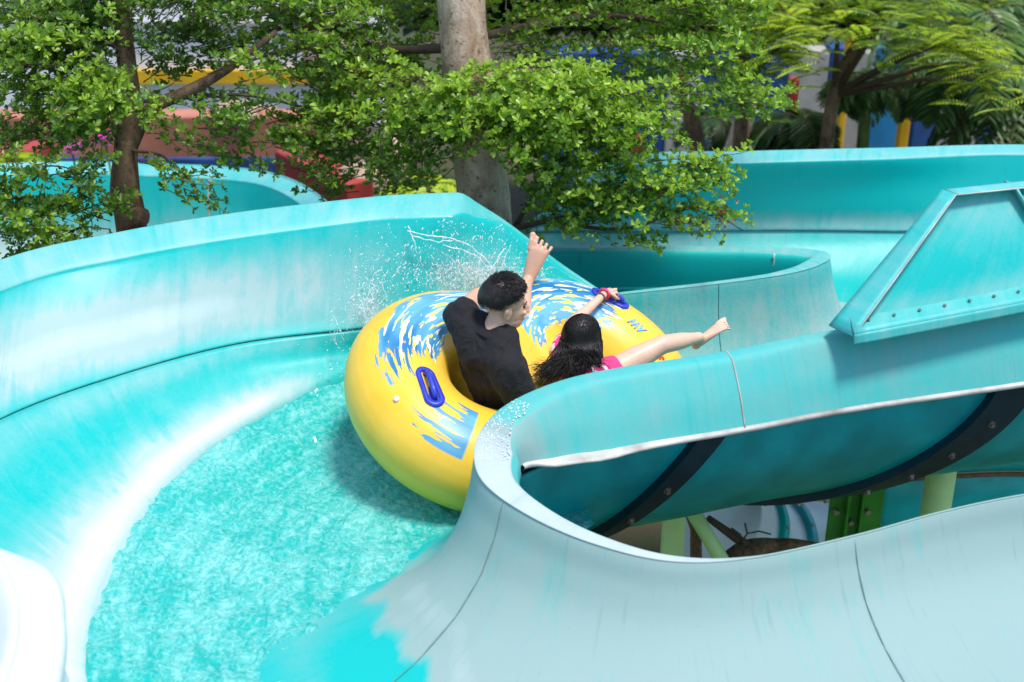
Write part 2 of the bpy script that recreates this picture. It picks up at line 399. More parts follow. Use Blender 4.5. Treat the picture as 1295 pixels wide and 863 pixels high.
# ------------------------------------------------------------------ island 2 (far) and far wall
E2n = [(0, Z(600, 392, .31)), (1, Z(700, 384, .30)), (2, Z(790, 374, .30)), (3, Z(900, 362, .31)), (4, Z(975, 352, .32)), (4.6, Z(1015, 344, .32)), (5.2, Z(1040, 335, .32)), (5.7, Z(1049, 328, .32)), (6.2, Z(1045, 321.5, .32)),
       (6.6, Z(1028, 318, .315)), (7, Z(1000, 316, .31)), (8, Z(930, 314, .29)), (9, Z(800, 313, .26)), (10, Z(690, 314, .24)), (11, Z(560, 318, .22))]
E2, nE2, rwF, rlF = inner_wall('far', E2n, -1 * -1, sfun([(0, .1), (5, .1), (7, .22), (11, .24)]), sfun([(0, .4), (4, .5), (5.5, .85), (6.5, .7), (11, .5)]), sfun([(0, -.12), (5, -.3), (11, -.4)]), 0, 11,
                     lambda t, v: .62 + .3 * sstep(3, 5, t) * sstep(1, 5, v) - .2 * gauss(v, 1, 1), sfun([(0, .035), (4, .06), (5, .10), (6.3, .12), (7, .08), (8, .06), (11, .05)]), M_gel2, slope=.01, nu=220, lipfade=lambda t, v: .5 if v < 3.5 else -.1)
rimW = curve([(0, (-.3, 9.35, -.03)), (.6, Z(650, 291, -.03)), (1, Z(700, 262, .12)), (1.6, Z(752, 220, .40)), (2, Z(800, 198, .52)), (3, Z(950, 193, .52)), (4, Z(1120, 189, .52)), (5, Z(1295, 185, .52)),
              (6, (4.3, 9.1, .55)), (7, (5.1, 8.2, .6)), (8, (5.4, 7.2, .7)), (9, (5.2, 6.2, .8))])
baseW = curve([(0, (-.3, 9.3, -.04)), (.6, Z(650, 293, -.04)), (1, Z(700, 292, -.04)), (2, Z(800, 293, -.03)), (3, Z(950, 290, -.02)), (4, Z(1100, 291, -.02)), (5, Z(1295, 297, 0)),
               (6, (4.0, 8.6, 0)), (7, (4.7, 7.9, 0)), (8, (4.9, 7.1, .1)), (9, (4.8, 6.3, .1))])
floorW = curve([(0, (-.3, 8.6, -.42)), (1, (.3, 8.6, -.42)), (2, (.9, 8.55, -.42)), (3, (1.5, 8.5, -.4)), (4, (2.2, 8.4, -.38)), (5, (2.9, 8.1, -.35)), (6, (3.4, 7.8, -.35)), (7, (3.8, 7.4, -.3)), (8, (4, 7, -.3)), (9, (4, 6.5, -.3))])
def rows_W(t):
    o = rimW(t); b = baseW(t); f = floorW(t); n = (f - b); n.z = 0; n.normalize(); k = sstep(.5, 1.8, t); i = o + n * .13 * k + Vector((0, 0, -.02 * k))
    return [o - n * .02 + Vector((0, 0, -.08 * k)), o - n * .01, o + n * .01 + Vector((0, 0, .006)), i - n * .02, i + Vector((0, 0, -.035)), i.lerp(b, .35) - n * .03, i.lerp(b, .7) - n * .02, b,
            b.lerp(f, .25) + Vector((0, 0, -.07)) - n * .03, b.lerp(f, .5) + Vector((0, 0, -.1)), f, f + n * .6]
def fade_W(t, v):
    f = -.04
    if v < 3.6: return .4
    f += .6 * gauss(v, 6.7, .5) + .6 * gauss(v, 7.7, .5) * sstep(4, 2, t) + .22 * gauss(v, 9.5, .8)
    return f
wW, Gw = loft(rows_W, 0, 9, 200, 60, 'outer_wall', fade_W, lambda t, v: .8, M_gel, slide)
joint(lambda s: baseW(8 * s) + Vector((0, -.012, .0)), np.linspace(0, 1, 100), 'seam_line', r=.008)
joint(lambda s: curve(list(enumerate(rwF(3.1))))(s), np.linspace(0, 6, 40), r=.003)
joint(lambda s: E2(7.3) + nE2(7.3) * .1 + Vector((0, 0, -.22 * s + .01)), np.linspace(0, 1, 8), r=.005, mat=M_edge)
joint(lambda s: E2(9.6) + nE2(9.6) * .085 + Vector((0, 0, -.22 * s + .01)), np.linspace(0, 1, 8), r=.004, mat=M_gel)
# raised splash guard standing on the near rim, its outside towards us
def guard():
    g = MB()
    bl, br = at(1078, 424, 5.78), at(1330, 376, 6.1)
    tl, tr = at(1207, 245, 6.25), at(1330, 232, 6.45)
    N = 40; P = np.zeros((N + 1, N + 1, 3))
    for i in range(N + 1):
        for j in range(N + 1):
            u, v = i / N, j / N
            a = bl.lerp(br, u); b = tl.lerp(tr, u); p = a.lerp(b, v)
            p = p + Vector((0, .045, 0)) - Vector((0, .03, 0)) * (math.sin(math.pi * u) * math.sin(math.pi * min(v * 1.05, 1)))
            P[i, j] = p
    fd = [[.10 + .22 * gauss(j / N, .85, .25) + .25 * gauss(j / N, .1, .12) for j in range(N + 1)] for i in range(N + 1)]
    o = link('splash_guard', grid_mesh('guard', P, fd, np.full((N + 1, N + 1), .5)), M_gel, slide); solid(o, .01)
    fwd = Vector((0, -.10, -.01)); back = Vector((0, .12, .0))
    def strip(a, b, w0, w1, name, mat=M_gel, n=12, thick=.012, fd=.35, taper=0):
        G = np.array([[tuple(a.lerp(b, i / n) + (w0 * (1 - taper * i / n)).lerp(w1, j / 4)) for j in range(5)] for i in range(n + 1)])
        s = link(name, grid_mesh(name, G, np.full((n + 1, 5), fd), np.full((n + 1, 5), .6)), mat, slide); solid(s, thick, 0); return s
    strip(bl, tl, Vector((-.085, .10, 0)), Vector((0, -.02, 0)), 'guard_rim', fd=.25, taper=.5)
    strip(tl, tr, Vector((-.03, .045, 0)), Vector((0, -.02, 0)), 'guard_rim')
    for a, b in ((bl, tl), (tl, tr)):
        m = MB(); m.tube([a + Vector((0, -.02, 0)), a.lerp(b, .5) + Vector((.0, -.022, 0)), b + Vector((0, -.02, 0))], .004, 6); m.build('guard_edge', M_edge, slide)
    # bottom flange lying on the rim, bolted
    f = strip(bl + Vector((-.0, 0, .02)), br + Vector((0, 0, .02)), Vector((0, .11, .03)), Vector((0, -.035, -.0)), 'guard_flange', fd=.3)
    f2 = strip(bl + Vector((0, -.035, .02)), br + Vector((0, -.035, .02)), Vector((0, 0, 0)), Vector((0, -.012, -.05)), 'guard_flange', fd=.3)
    for k in range(8):
        p = bl.lerp(br, .08 + .125 * k) + Vector((0, .03, .045)); b = MB(); b.tube([p, p + Vector((0, 0, .008))], .008, 6); b.build('bolt', M_bolt, f, smooth=False)
    # upright joint flange
    a = bl.lerp(br, 1.12); b = tl.lerp(tr, .58)
    j = strip(a + Vector((.0, .02, 0)), b, Vector((0, .1, 0)), Vector((.02, -.02, 0)), 'joint_flange')
    j2 = strip(a, b, Vector((0, .09, 0)), Vector((.085, .04, 0)), 'joint_flange', fd=.05)
    for k in range(5):
        p = a.lerp(b, .12 + .19 * k) + Vector((.035, .05, 0)); q = MB(); q.tube([p, p + Vector((-.0, -.018, .004))], .012, 6); q.build('bolt', M_bolt, j2, smooth=False)
guard()
# ------------------------------------------------------------------ water in the channel
def water_mat():
    t = NT('churning_water'); uv = t.coord('UV'); ob = t.coord('Object')
    warp = t.new('ShaderNodeTexNoise'); t.l(ob, warp.inputs['Vector']); warp.inputs['Scale'].default_value = 9; warp.inputs['Detail'].default_value = 3
    add = t.new('ShaderNodeVectorMath', operation='MULTIPLY_ADD'); t.l(warp.outputs['Color'], add.inputs[0]); add.inputs[1].default_value = (.12, .12, .12); t.l(ob, add.inputs[2])
    w = add.outputs[0]
    a = t.noise(w, 40, 6, .7, .5); b = t.noise(w, 95, 4, .7, .3); c = t.noise(ob, 2.2, 4, .6)
    v = t.new('ShaderNodeTexVoronoi', feature='SMOOTH_F1'); t.l(t.mapping(w, (1, .55, 1), (0, 0, 0), (0, 0, .7)), v.inputs['Vector']); v.inputs['Scale'].default_value = 55
    s = t.math('ADD', t.math('MULTIPLY', a, .55), t.math('MULTIPLY', b, .45))
    s = t.math('ADD', s, t.math('MULTIPLY', t.math('SUBTRACT', v.outputs['Distance'], .35), .25))
    s = t.math('ADD', s, t.math('MULTIPLY', t.math('SUBTRACT', c, .5), .48))
    fl = t.noise(t.mapping(uv, (2.2, 13, 1)), 1, 5, .6, .5); s = t.math('ADD', s, t.math('MULTIPLY', t.math('SUBTRACT', fl, .5), .42))
    s = t.math('ADD', s, t.math('MULTIPLY', t.attr('fade'), .5))
    f = t.ramp(s, [(.42, 0.), (.56, .30), (.68, .6), (.85, .95)])
    col = t.mix(f, (.001, .46, .42), (.42, .82, .77))
    t.base(col, .12, .5)
    t.p.inputs['Coat Weight'].default_value = .3
    t.bump(t.math('ADD', s, t.math('MULTIPLY', b, .4)), .7, .02)
    return t.m
M_water = water_mat()
def rows_water(t):
    f = foam(t) + Vector((0, 0, .006)); m = midc(t).copy(); m.z = .0
    n = m - f; n.z = 0; L = n.length; n.normalize()
    a = f + n * .05; a.z = f.z * .75 + .012; b = f + n * .25; b.z = f.z * .38 + .006
    return [f, a, b, f.lerp(m, .5) * 1, m, m + n * .45, m + n * .95]
def water():
    T = np.linspace(3.2, 13.5, 430); G = []; FD = []
    for t in T:
        r = rows_water(t); r[3].z = .01; r[4].z = .004; r[5].z = 0; r[6].z = -.004
        f = curve(list(enumerate(r))); row = []; fr = []
        for v in np.linspace(0, 6, 200):
            p = f(v); e = min(v / .6, 1)
            d = mn.fractal(p * 11, 1, 2.1, 5) * .010 + mn.noise(p * 45) * .004 + mn.noise(p * 3) * .008
            p.z += d * e; row.append(tuple(p))
            fr.append(.55 * gauss(v, .1, .16) + .25 * gauss(v, .5, .6) * mn.noise(p * 4) + .15 * sstep(0, -.5, v))
        G.append(row); FD.append(fr)
    o = link('slide_water', grid_mesh('slide_water', np.array(G), FD), M_water)
    tag(o, kind='structure')
water()
# far channel water film
# ------------------------------------------------------------------ RAFT
L0 = atz(604, 505, .33); n = Vector((.34, -.25, .90)).normalized()
ax = Vector((.78, .50, 0)); ax = (ax - n * ax.dot(n)).normalized(); lf = n.cross(ax)
SEP = .60; RM = .405; RT = .255
RF = Matrix((ax, lf, n)).transposed().to_4x4(); RF.translation = L0 + ax * SEP / 2
def raft_mat():
    t = NT('raft_vinyl'); ob = t.coord('Object'); sx = t.new('ShaderNodeSeparateXYZ'); t.l(ob, sx.inputs[0])
    X, Y, Zc = sx.outputs
    yel = (.86, .62, .015); 
    side = t.math('GREATER_THAN', X, 0.0)
    cx = t.math('SUBTRACT', t.math('MULTIPLY', side, SEP), SEP / 2)
    dx = t.math('SUBTRACT', X, cx); ang = t.math('ARCTAN2', Y, dx)       # -pi..pi, 0 = forward, + = left
    rho = t.math('SQRT', t.math('ADD', t.math('MULTIPLY', dx, dx), t.math('MULTIPLY', Y, Y)))
    # polar coordinates for torn-brush streaks running round the tube
    cmb = t.new('ShaderNodeCombineXYZ'); t.l(t.math('MULTIPLY', ang, .42), cmb.inputs[0]); t.l(rho, cmb.inputs[1]); t.l(t.math('MULTIPLY', side, 3.), cmb.inputs[2])
    pv = cmb.outputs[0]
    n1 = t.noise(t.mapping(pv, (5, 42, 1)), 1, 3, .55, .5)
    n2 = t.noise(t.mapping(pv, (9, 46, 1), (3, 1, 0)), 1, 1, .5, .5)
    n3 = t.noise(t.mapping(pv, (7, 40, 1), (7, 4, 0)), 1, 1, .5, .6)
    jag = t.math('MULTIPLY', t.math('SUBTRACT', n1, .5), 1.5)
    def band(lo, hi, v, soft=.02):
        a = t.math('MULTIPLY', t.math('SUBTRACT', v, lo), 1 / soft, clamp=True)
        b = t.math('MULTIPLY', t.math('SUBTRACT', hi, v), 1 / soft, clamp=True)
        return t.math('MULTIPLY', a, b)
    aj = t.math('ADD', ang, jag)
    rj = t.math('ADD', rho, t.math('MULTIPLY', t.math('SUBTRACT', n2, .5), .10))
    back = t.math('SUBTRACT', 1., side)
    # A: big patch on rear lobe, left side
    angw = t.math('MULTIPLY', t.math('LESS_THAN', ang, 0), 2 * math.pi); angp = t.math('ADD', ang, angw)      # 0..2pi
    jagp = t.math('ADD', angp, t.math('MULTIPLY', jag, .9))
    mA = t.math('MULTIPLY', t.math('MULTIPLY', band(.95, 2.75, jagp), band(.26, .555, rj, .008)), back)
    mA2 = t.math('MULTIPLY', t.math('MULTIPLY', band(2.6, 3.12, angp), band(.40, .59, rho, .01)), back)
    mA2 = t.math('MULTIPLY', mA2, t.math('GREATER_THAN', n1, .555))
    # B: square-ended patch at the rear right
    jb = t.math('ADD', angp, t.math('MULTIPLY', t.math('SUBTRACT', n1, .5), 2.3))
    mB = t.math('MULTIPLY', t.math('MULTIPLY', t.math('MULTIPLY', t.math('SUBTRACT', jb, 3.62), 50, clamp=True), t.math('MULTIPLY', t.math('SUBTRACT', 3.97, angp), 50, clamp=True)), t.math('MULTIPLY', band(.35, .60, rho, .006), back))
    # C: patch on the front lobe, left side
    mC = t.math('MULTIPLY', t.math('MULTIPLY', band(.62, 2.75, aj), band(.24, .60, rj, .008)), side)
    m = t.math('MAXIMUM', t.math('MAXIMUM', mA, mA2), t.math('MAXIMUM', mB, mC))
    m = t.math('MULTIPLY', m, t.math('GREATER_THAN', Zc, .02))
    blue = t.mix(t.ramp(t.noise(t.mapping(pv, (2, 8, 1)), 1, 2), [(.38, 0.), (.6, 1.)]), (.015, .17, .38), (.14, .42, .60))
    inside = t.math('MAXIMUM', mA, mC)
    blue = t.mix(t.math('MULTIPLY', t.math('GREATER_THAN', n3, .61), inside), blue, (.80, .85, .82))
    blue = t.mix(t.math('MULTIPLY', t.math('GREATER_THAN', n2, .63), inside), blue, (.82, .66, .10))
    ysoft = t.mix(t.ramp(t.noise(ob, 5, 3), [(.3, 0.), (.7, 1.)]), (.84, .49, .03), (.87, .55, .06))
    col = t.mix(m, ysoft, blue)
    t.base(col, .4, .4); t.p.inputs['Coat Weight'].default_value = .08; t.p.inputs['Coat Roughness'].default_value = .3
    # welded seams and slight wrinkles
    t.bump(t.math('ADD', t.noise(ob, 4, 3), t.math('MULTIPLY', t.noise(t.mapping(pv, (40, 3, 1)), 1, 2), .12)), .15, .015)
    return t.m
def make_raft():
    mb = MB()
    for s in (-1, 1):
        pts = [Vector((s * SEP / 2 + RM * math.cos(a), RM * math.sin(a), 0)) for a in np.linspace(0, 2 * math.pi, 73)[:-1]]
        N = len(pts); nn = 28; vs = []; fs = []
        for i, p in enumerate(pts):
            a = 2 * math.pi * i / N; d = Vector((math.cos(a), math.sin(a), 0))
            for k in range(nn):
                b = 2 * math.pi * k / nn; vs.append(p + d * RT * math.cos(b) + Vector((0, 0, RT * .95 * math.sin(b))))
        for i in range(N):
            for k in range(nn):
                fs.append((i * nn + k, ((i + 1) % N) * nn + k, ((i + 1) % N) * nn + (k + 1) % nn, i * nn + (k + 1) % nn))
        mb.add(vs, fs)
    mb.ball((0, 0, -.03), (.19, .36, .25), seg=20, rings=12)      # pillow between the wells
    o = mb.build('inflatable_raft', raft_mat())
    m = o.modifiers.new('r', 'REMESH'); m.mode = 'VOXEL'; m.voxel_size = .012
    m = o.modifiers.new('s', 'SMOOTH'); m.iterations = 14; m.factor = .5
    bake(o); o.matrix_world = RF; bpy.context.view_layer.update()
    return tag(o, 'yellow two-person inflatable raft with torn blue brush patches, tilted up against the slide wall', 'raft')
raft = make_raft()
M_blue = simple('handle_blue', (.03, .05, .45), .35, .15, 20, .05)
def raft_surf(lobe, ang, b):
    c = Vector((lobe * SEP / 2, 0, 0)); d = Vector((math.cos(ang), math.sin(ang), 0))
    p = c + d * (RM + RT * math.cos(b)) + Vector((0, 0, RT * .95 * math.sin(b)))
    nn = d * math.cos(b) + Vector((0, 0, math.sin(b))); return p, nn, Vector((-math.sin(ang), math.cos(ang), 0))
def stad(L, W, n=10):
    out = []
    for k in range(n + 1):
        a = -math.pi / 2 + math.pi * k / n; out.append((L / 2 - W / 2 + W / 2 * math.cos(a), W / 2 * math.sin(a)))
    for k in range(n + 1):
        a = math.pi / 2 + math.pi * k / n; out.append((-L / 2 + W / 2 + W / 2 * math.cos(a), W / 2 * math.sin(a)))
    return out
def handle(lobe, ang, b, L=.215, W=.082, twist=0.):
    p, nn, tg = raft_surf(lobe, ang, b)
    ct, st_ = math.cos(twist), math.sin(twist)
    def fr(x, y, z):
        x2, y2 = x * ct - y * st_, x * st_ + y * ct; rho_ = RM + RT * math.cos(b)
        q, n2, _ = raft_surf(lobe, ang + x2 / rho_, b + y2 / RT); return q + n2 * z
    mb = MB(); out = stad(L, W); inn = stad(L - .05, W - .045)
    vs = []; N = len(out)
    curvz = lambda x: 0
    for ring, z in ((out, -.004), (out, .010), (inn, .012), (inn, .004)):
        for x, y in ring: vs.append(fr(x, y, z + curvz(x)))
    fs = []
    for r in range(3):
        for k in range(N): k2 = (k + 1) % N; fs.append((r * N + k, r * N + k2, (r + 1) * N + k2, (r + 1) * N + k))
    mb.add(vs, fs)
    def pr(M_): return M_
    h = mb.build('handle', M_blue); h.parent = raft
    g = MB(); g.tube([fr(-L * .33, 0, -.005), fr(-L * .27, 0, .026), fr(-L * .15, 0, .034), fr(L * .15, 0, .034), fr(L * .27, 0, .026), fr(L * .33, 0, -.005)], [.014, .014, .012, .012, .014, .014], 10)
    k = g.build('grip', M_blue); k.parent = h
    # moulded floor on one half of the handle, yellow showing through the other
    f2 = MB(); pts = [fr(x, y, .003 + curvz(x)) for x, y in inn if True]; c = fr(0, 0, .004)
    q = [v for v, (x, y) in zip(pts, inn) if x > -L * .12 or False]; f2.add([c] + q, [(0, i + 1, i + 2) for i in range(len(q) - 1)])
    z = f2.build('moulding', M_blue); z.parent = h
    return fr(0, 0, .05)
def findhandle(px, py):
    best = None
    for lobe in (-1, 1):
        for a in np.linspace(-math.pi, math.pi, 181):
            for b in np.linspace(.1, 2.9, 57):
                p, nn, tg = raft_surf(lobe, a, b); w = RF @ p
                if (RF.to_3x3() @ nn).dot(cam.location - w) < 0: continue
                if lobe * p.x < 0: continue
                q = proj(w); d = (q[0] - px) ** 2 + (q[1] - py) ** 2
                if best is None or d < best[0]: best = (d, lobe, a, b)
    return best[1:]
print('raft proj L', proj(L0), 'R', proj(L0 + ax * SEP))
print('B', findhandle(575, 548), findhandle(525, 545), findhandle(585,600)); hl = findhandle(543, 488); print('handle1', hl)
HP1 = RF @ handle(*hl, twist=-.35, L=.24, W=.095)
hr = findhandle(772, 378); print('handle2', hr)
HP2 = RF @ handle(*hr)
vl = findhandle(502, 507); p, nn, tg = raft_surf(*vl); mb = MB(); mb.tube([p - nn * .005, p + nn * .006, p + nn * .012], [.014, .014, .008], 12); v_ = mb.build('valve', simple('valve_white', (.75, .73, .7), .5)); v_.parent = raft
def letters(txt, px, py, size, col, twist, name='lettering'):
    lb, a, b = findhandle(px, py); p, nn, tg = raft_surf(lb, a, b)
    cu = bpy.data.curves.new('txt', 'FONT'); cu.body = txt; cu.size = size; cu.align_x = 'CENTER'; cu.align_y = 'CENTER'; cu.offset = .003
    to = bpy.data.objects.new('txt', cu); C.objects.link(to); bpy.context.view_layer.update()
    me = bpy.data.meshes.new_from_object(to.evaluated_get(bpy.context.evaluated_depsgraph_get())); bpy.data.objects.remove(to)
    bm = bmesh.new(); bm.from_mesh(me); bmesh.ops.subdivide_edges(bm, edges=bm.edges, cuts=2)
    for v in bm.verts:
        x, y = v.co.x, v.co.y; x, y = x * math.cos(twist) - y * math.sin(twist), x * math.sin(twist) + y * math.cos(twist)
        q, n2, _ = raft_surf(lb, a - x / (RM + .1), b + y / RT); v.co = q + n2 * .004
    bm.to_mesh(me); bm.free(); o = link(name, me, simple('print_' + name, col, .4), None, False); o.parent = raft; solid(o, .001, 0)
letters('WA', 806, 412, .075, (.20, .48, .70), 0)
letters('E', 836, 452, .06, (.7, .03, .02), 0, 'red_lettering')
# ------------------------------------------------------------------ PEOPLE
def skin_mat(name, col):
    t = NT(name); ob = t.coord(); nse = t.noise(ob, 14, 4)
    t.base(t.mix(nse, [c * .85 for c in col], [min(1, c * 1.1) for c in col]), .45)
    t.p.inputs['Subsurface Weight'].default_value = .12; t.p.inputs['Subsurface Radius'].default_value = (.02, .008, .004); t.p.inputs['Subsurface Scale'].default_value = .5
    t.bump(t.noise(ob, 160, 3), .08, .002); return t.m
M_skin1 = skin_mat('skin_tan', (.62, .36, .24)); M_skin2 = skin_mat('skin_light', (.74, .47, .34))
def hair_mat():
    t = NT('black_hair'); t.base((.012, .008, .006), .42, .45)
    t.bump(t.noise(t.mapping(t.coord(), (90, 90, 12)), 1, 3), .5, .003); return t.m
M_hair = hair_mat()
def hair2():
    m = M_hair.copy(); m.name = 'brown_hair'; [n for n in m.node_tree.nodes if n.type == 'BSDF_PRINCIPLED'][0].inputs['Base Color'].default_value = (.028, .015, .010, 1); return m
def cloth_mat(name, col, sc=900):
    t = NT(name); ob = t.coord(); nse = t.noise(ob, 7, 5)
    t.base(t.mix(nse, [c * .75 for c in col], [min(1, c * 1.2) for c in col]), .8, .3)
    t.p.inputs['Sheen Weight'].default_value = .04
    t.bump(t.math('ADD', t.noise(ob, 16, 4, .6, 1.2), t.math('MULTIPLY', t.noise(ob, 260, 2), .08)), .7, .02); return t.m
M_black = cloth_mat('black_cotton', (.010, .010, .011)); M_pink = cloth_mat('pink_swim', (.75, .06, .22)); M_whitec = cloth_mat('white_swim', (.75, .70, .72))
def skin_mesh(name, joints, edges, lat=None):
    """closed rounded segments between joints (radii: across, fore-aft); fused later by the voxel remesh"""
    mb = MB()
    def rr(j): r = j[1]; return r if hasattr(r, '__len__') else (r, r)
    for a, b in edges:
        A, B = joints[a][0], joints[b][0]; ra, rb = rr(joints[a]), rr(joints[b]); d = B - A; L = d.length
        if L < 1e-5: continue
        d.normalize(); l = (lat.copy() if lat is not None else d.orthogonal()); l = l - d * l.dot(d)
        if l.length < .3: l = d.orthogonal()
        l.normalize(); m = d.cross(l); n = 20; rings = []
        prof = [(-1, .0), (-.92, .39), (-.7, .71), (-.38, .92), (0, 1)]
        for k, w in prof: rings.append((A + d * k * min(ra) * .8, ra[0] * max(w, .02), ra[1] * max(w, .02)))
        for k in (.25, .5, .75):
            e = k * k * (3 - 2 * k); rings.append((A.lerp(B, k), ra[0] + (rb[0] - ra[0]) * e, ra[1] + (rb[1] - ra[1]) * e))
        for k, w in prof[::-1]: rings.append((B - d * k * min(rb) * .8, rb[0] * max(w, .02), rb[1] * max(w, .02)))
        vs = [c + l * x * math.cos(2 * math.pi * q / n) + m * y * math.sin(2 * math.pi * q / n) for c, x, y in rings for q in range(n)]; N = len(rings)
        fs = [(i * n + q, i * n + (q + 1) % n, (i + 1) * n + (q + 1) % n, (i + 1) * n + q) for i in range(N - 1) for q in range(n)]
        fs.append(tuple(range(n))[::-1]); fs.append(tuple((N - 1) * n + q for q in range(n))); mb.add(vs, fs)
    me = mb.mesh(name); o = bpy.data.objects.new(name, me); C.objects.link(o); return o
def fuse(o, vox=.007, it=6):
    m = o.modifiers.new('r', 'REMESH'); m.mode = 'VOXEL'; m.voxel_size = vox
    m = o.modifiers.new('s', 'SMOOTH'); m.iterations = it; m.factor = .5
    return bake(o)
def take(o):
    me = o.data; vs = [v.co.copy() for v in me.vertices]; fs = [tuple(p.vertices) for p in me.polygons]; bpy.data.objects.remove(o); return vs, fs
def face_frame(fwd, up):
    f = Vector(fwd).normalized(); u = Vector(up); u = (u - f * u.dot(f)).normalized(); l = u.cross(f)
    return Matrix((f, l, u)).transposed()       # columns: forward, left, up
def head_parts(mb, c, M, s=1.0):
    """skull, jaw, nose, ears, lips, brow in one blob set"""
    P = lambda x, y, z: c + M @ Vector((x, y, z)) * s
    def b(x, y, z, r): mb.ball(P(x, y, z), tuple(a * s for a in r), M, 18, 12)
    b(-.012, 0, .035, (.095, .075, .088)); b(.018, 0, -.02, (.072, .062, .085)); b(.045, 0, -.075, (.040, .040, .032))
    b(.02, .03, -.06, (.05, .026, .035)); b(.02, -.03, -.06, (.05, .026, .035))
    b(.082, 0, .022, (.012, .045, .010)); b(.092, 0, -.012, (.020, .011, .022)); b(.101, 0, -.026, (.012, .016, .010))
    b(.086, 0, -.052, (.010, .024, .006)); b(.084, 0, -.062, (.010, .020, .006)); b(.078, .035, -.02, (.012, .018, .014)); b(.078, -.035, -.02, (.012, .018, .014))
    for y in (-1, 1):
        b(-.008, y * .076, -.008, (.020, .009, .030)); b(-.016, y * .084, .004, (.013, .006, .018)); b(-.006, y * .078, -.030, (.009, .007, .010))
    return P
def hand_chain(mb, wrist, d, nrmv, s=1.0, curl=.6, side=1):
    """palm and five separate fingers; d = direction wrist->fingers, nrmv = back-of-hand normal"""
    d = Vector(d).normalized(); nv = Vector(nrmv); nv = (nv - d * nv.dot(d)).normalized(); sd = d.cross(nv) * side
    J = [(wrist, (.024 * s, .017 * s)), (wrist + d * .045 * s, (.034 * s, .015 * s)), (wrist + d * .085 * s, (.036 * s, .013 * s))]
    v, f = take(skin_mesh('h', J, [(0, 1), (1, 2)])); mb.add(v, f)
    mb.ball(wrist + d * .055 * s, (.042 * s, .036 * s, .016 * s), Matrix((d, sd, nv)).transposed(), 14, 9)
    for k, (o, L) in enumerate(((-.030, .062), (-.010, .078), (.011, .074), (.030, .066))):
        p = wrist + d * .082 * s + sd * (-o) * s; dirv = d.copy(); pts = [p - d * .02 * s]; rad = [.0095 * s]
        ang = 0
        for seg in (.45, .30, .25):
            pts.append(p.copy()); rad.append(.0088 * s)
            ang += curl; dv = d * math.cos(ang) - nv * math.sin(ang); p = p + dv * L * seg * s
        pts.append(p.copy()); rad.append(.007 * s)
        mb.tube(pts, rad, 10); mb.ball(p, .007 * s); 
        for q, r in zip(pts[1:-1], rad[1:-1]): mb.ball(q, r * 1.02)
    p = wrist + d * .03 * s + sd * .03 * s; q = p + (d * .6 + sd * .6 - nv * .4).normalized() * .04 * s; r = q + (d * .9 + sd * .1 - nv * .6).normalized() * .03 * s
    mb.tube([p - sd * .015 * s, p, q, r], [.013 * s, .012 * s, .010 * s, .008 * s], 10); mb.ball(q, .0102 * s); mb.ball(r, .008 * s)
def foot(mb, ankle, toe, up, s=1.0):
    """foot from ankle to toes with five toes; up = instep direction"""
    d = (toe - ankle).normalized(); u = Vector(up); u = (u - d * u.dot(d)).normalized(); sd = d.cross(u); L = (toe - ankle).length
    M = Matrix((d, sd, u)).transposed()
    heel = ankle - u * .045 * s - d * .03 * s
    mb.ball(heel, (.034 * s, .028 * s, .032 * s), M, 14, 10); mb.ball(ankle - u * .012 * s, (.036 * s, .028 * s, .034 * s), M, 14, 10)
    N = 18; knob = ankle.lerp(toe, .80)
    for i in range(N):
        k = i / (N - 1); c = ankle.lerp(toe, k * .76) - u * (.03 * s * (1 - k) + .006 * s); w = (.027 + .021 * k) * s; h = (.036 - .021 * k) * s
        mb.ball(c, (.030 * s, w, h), M, 14, 9)
    for k in range(5):
        o = (-.044 + .022 * k) * s; r = (.0140 if k == 0 else .0090) * s; tl = (.064 - .0065 * k) * s
        a = knob + sd * o * .9 - u * .008 * s - d * .01 * s; b = a + d * tl * .6 + sd * o * .12 + u * .006 * s; e = a + d * tl + sd * o * .2 - u * .004 * s
        mb.tube([a, b, e], [r, r * .86, r * .9], 10); mb.ball(e, r * 1.1)
def finish_body(mb, name, mat, vox=.0075, it=6):
    o = mb.build(name, mat); m = o.modifiers.new('r', 'REMESH'); m.mode = 'VOXEL'; m.voxel_size = vox
    m = o.modifiers.new('s', 'SMOOTH'); m.iterations = it; m.factor = .5
    return bake(o)
def child(o, p):
    o.parent = p; bpy.context.view_layer.update(); o.matrix_parent_inverse = p.matrix_world.inverted(); return o
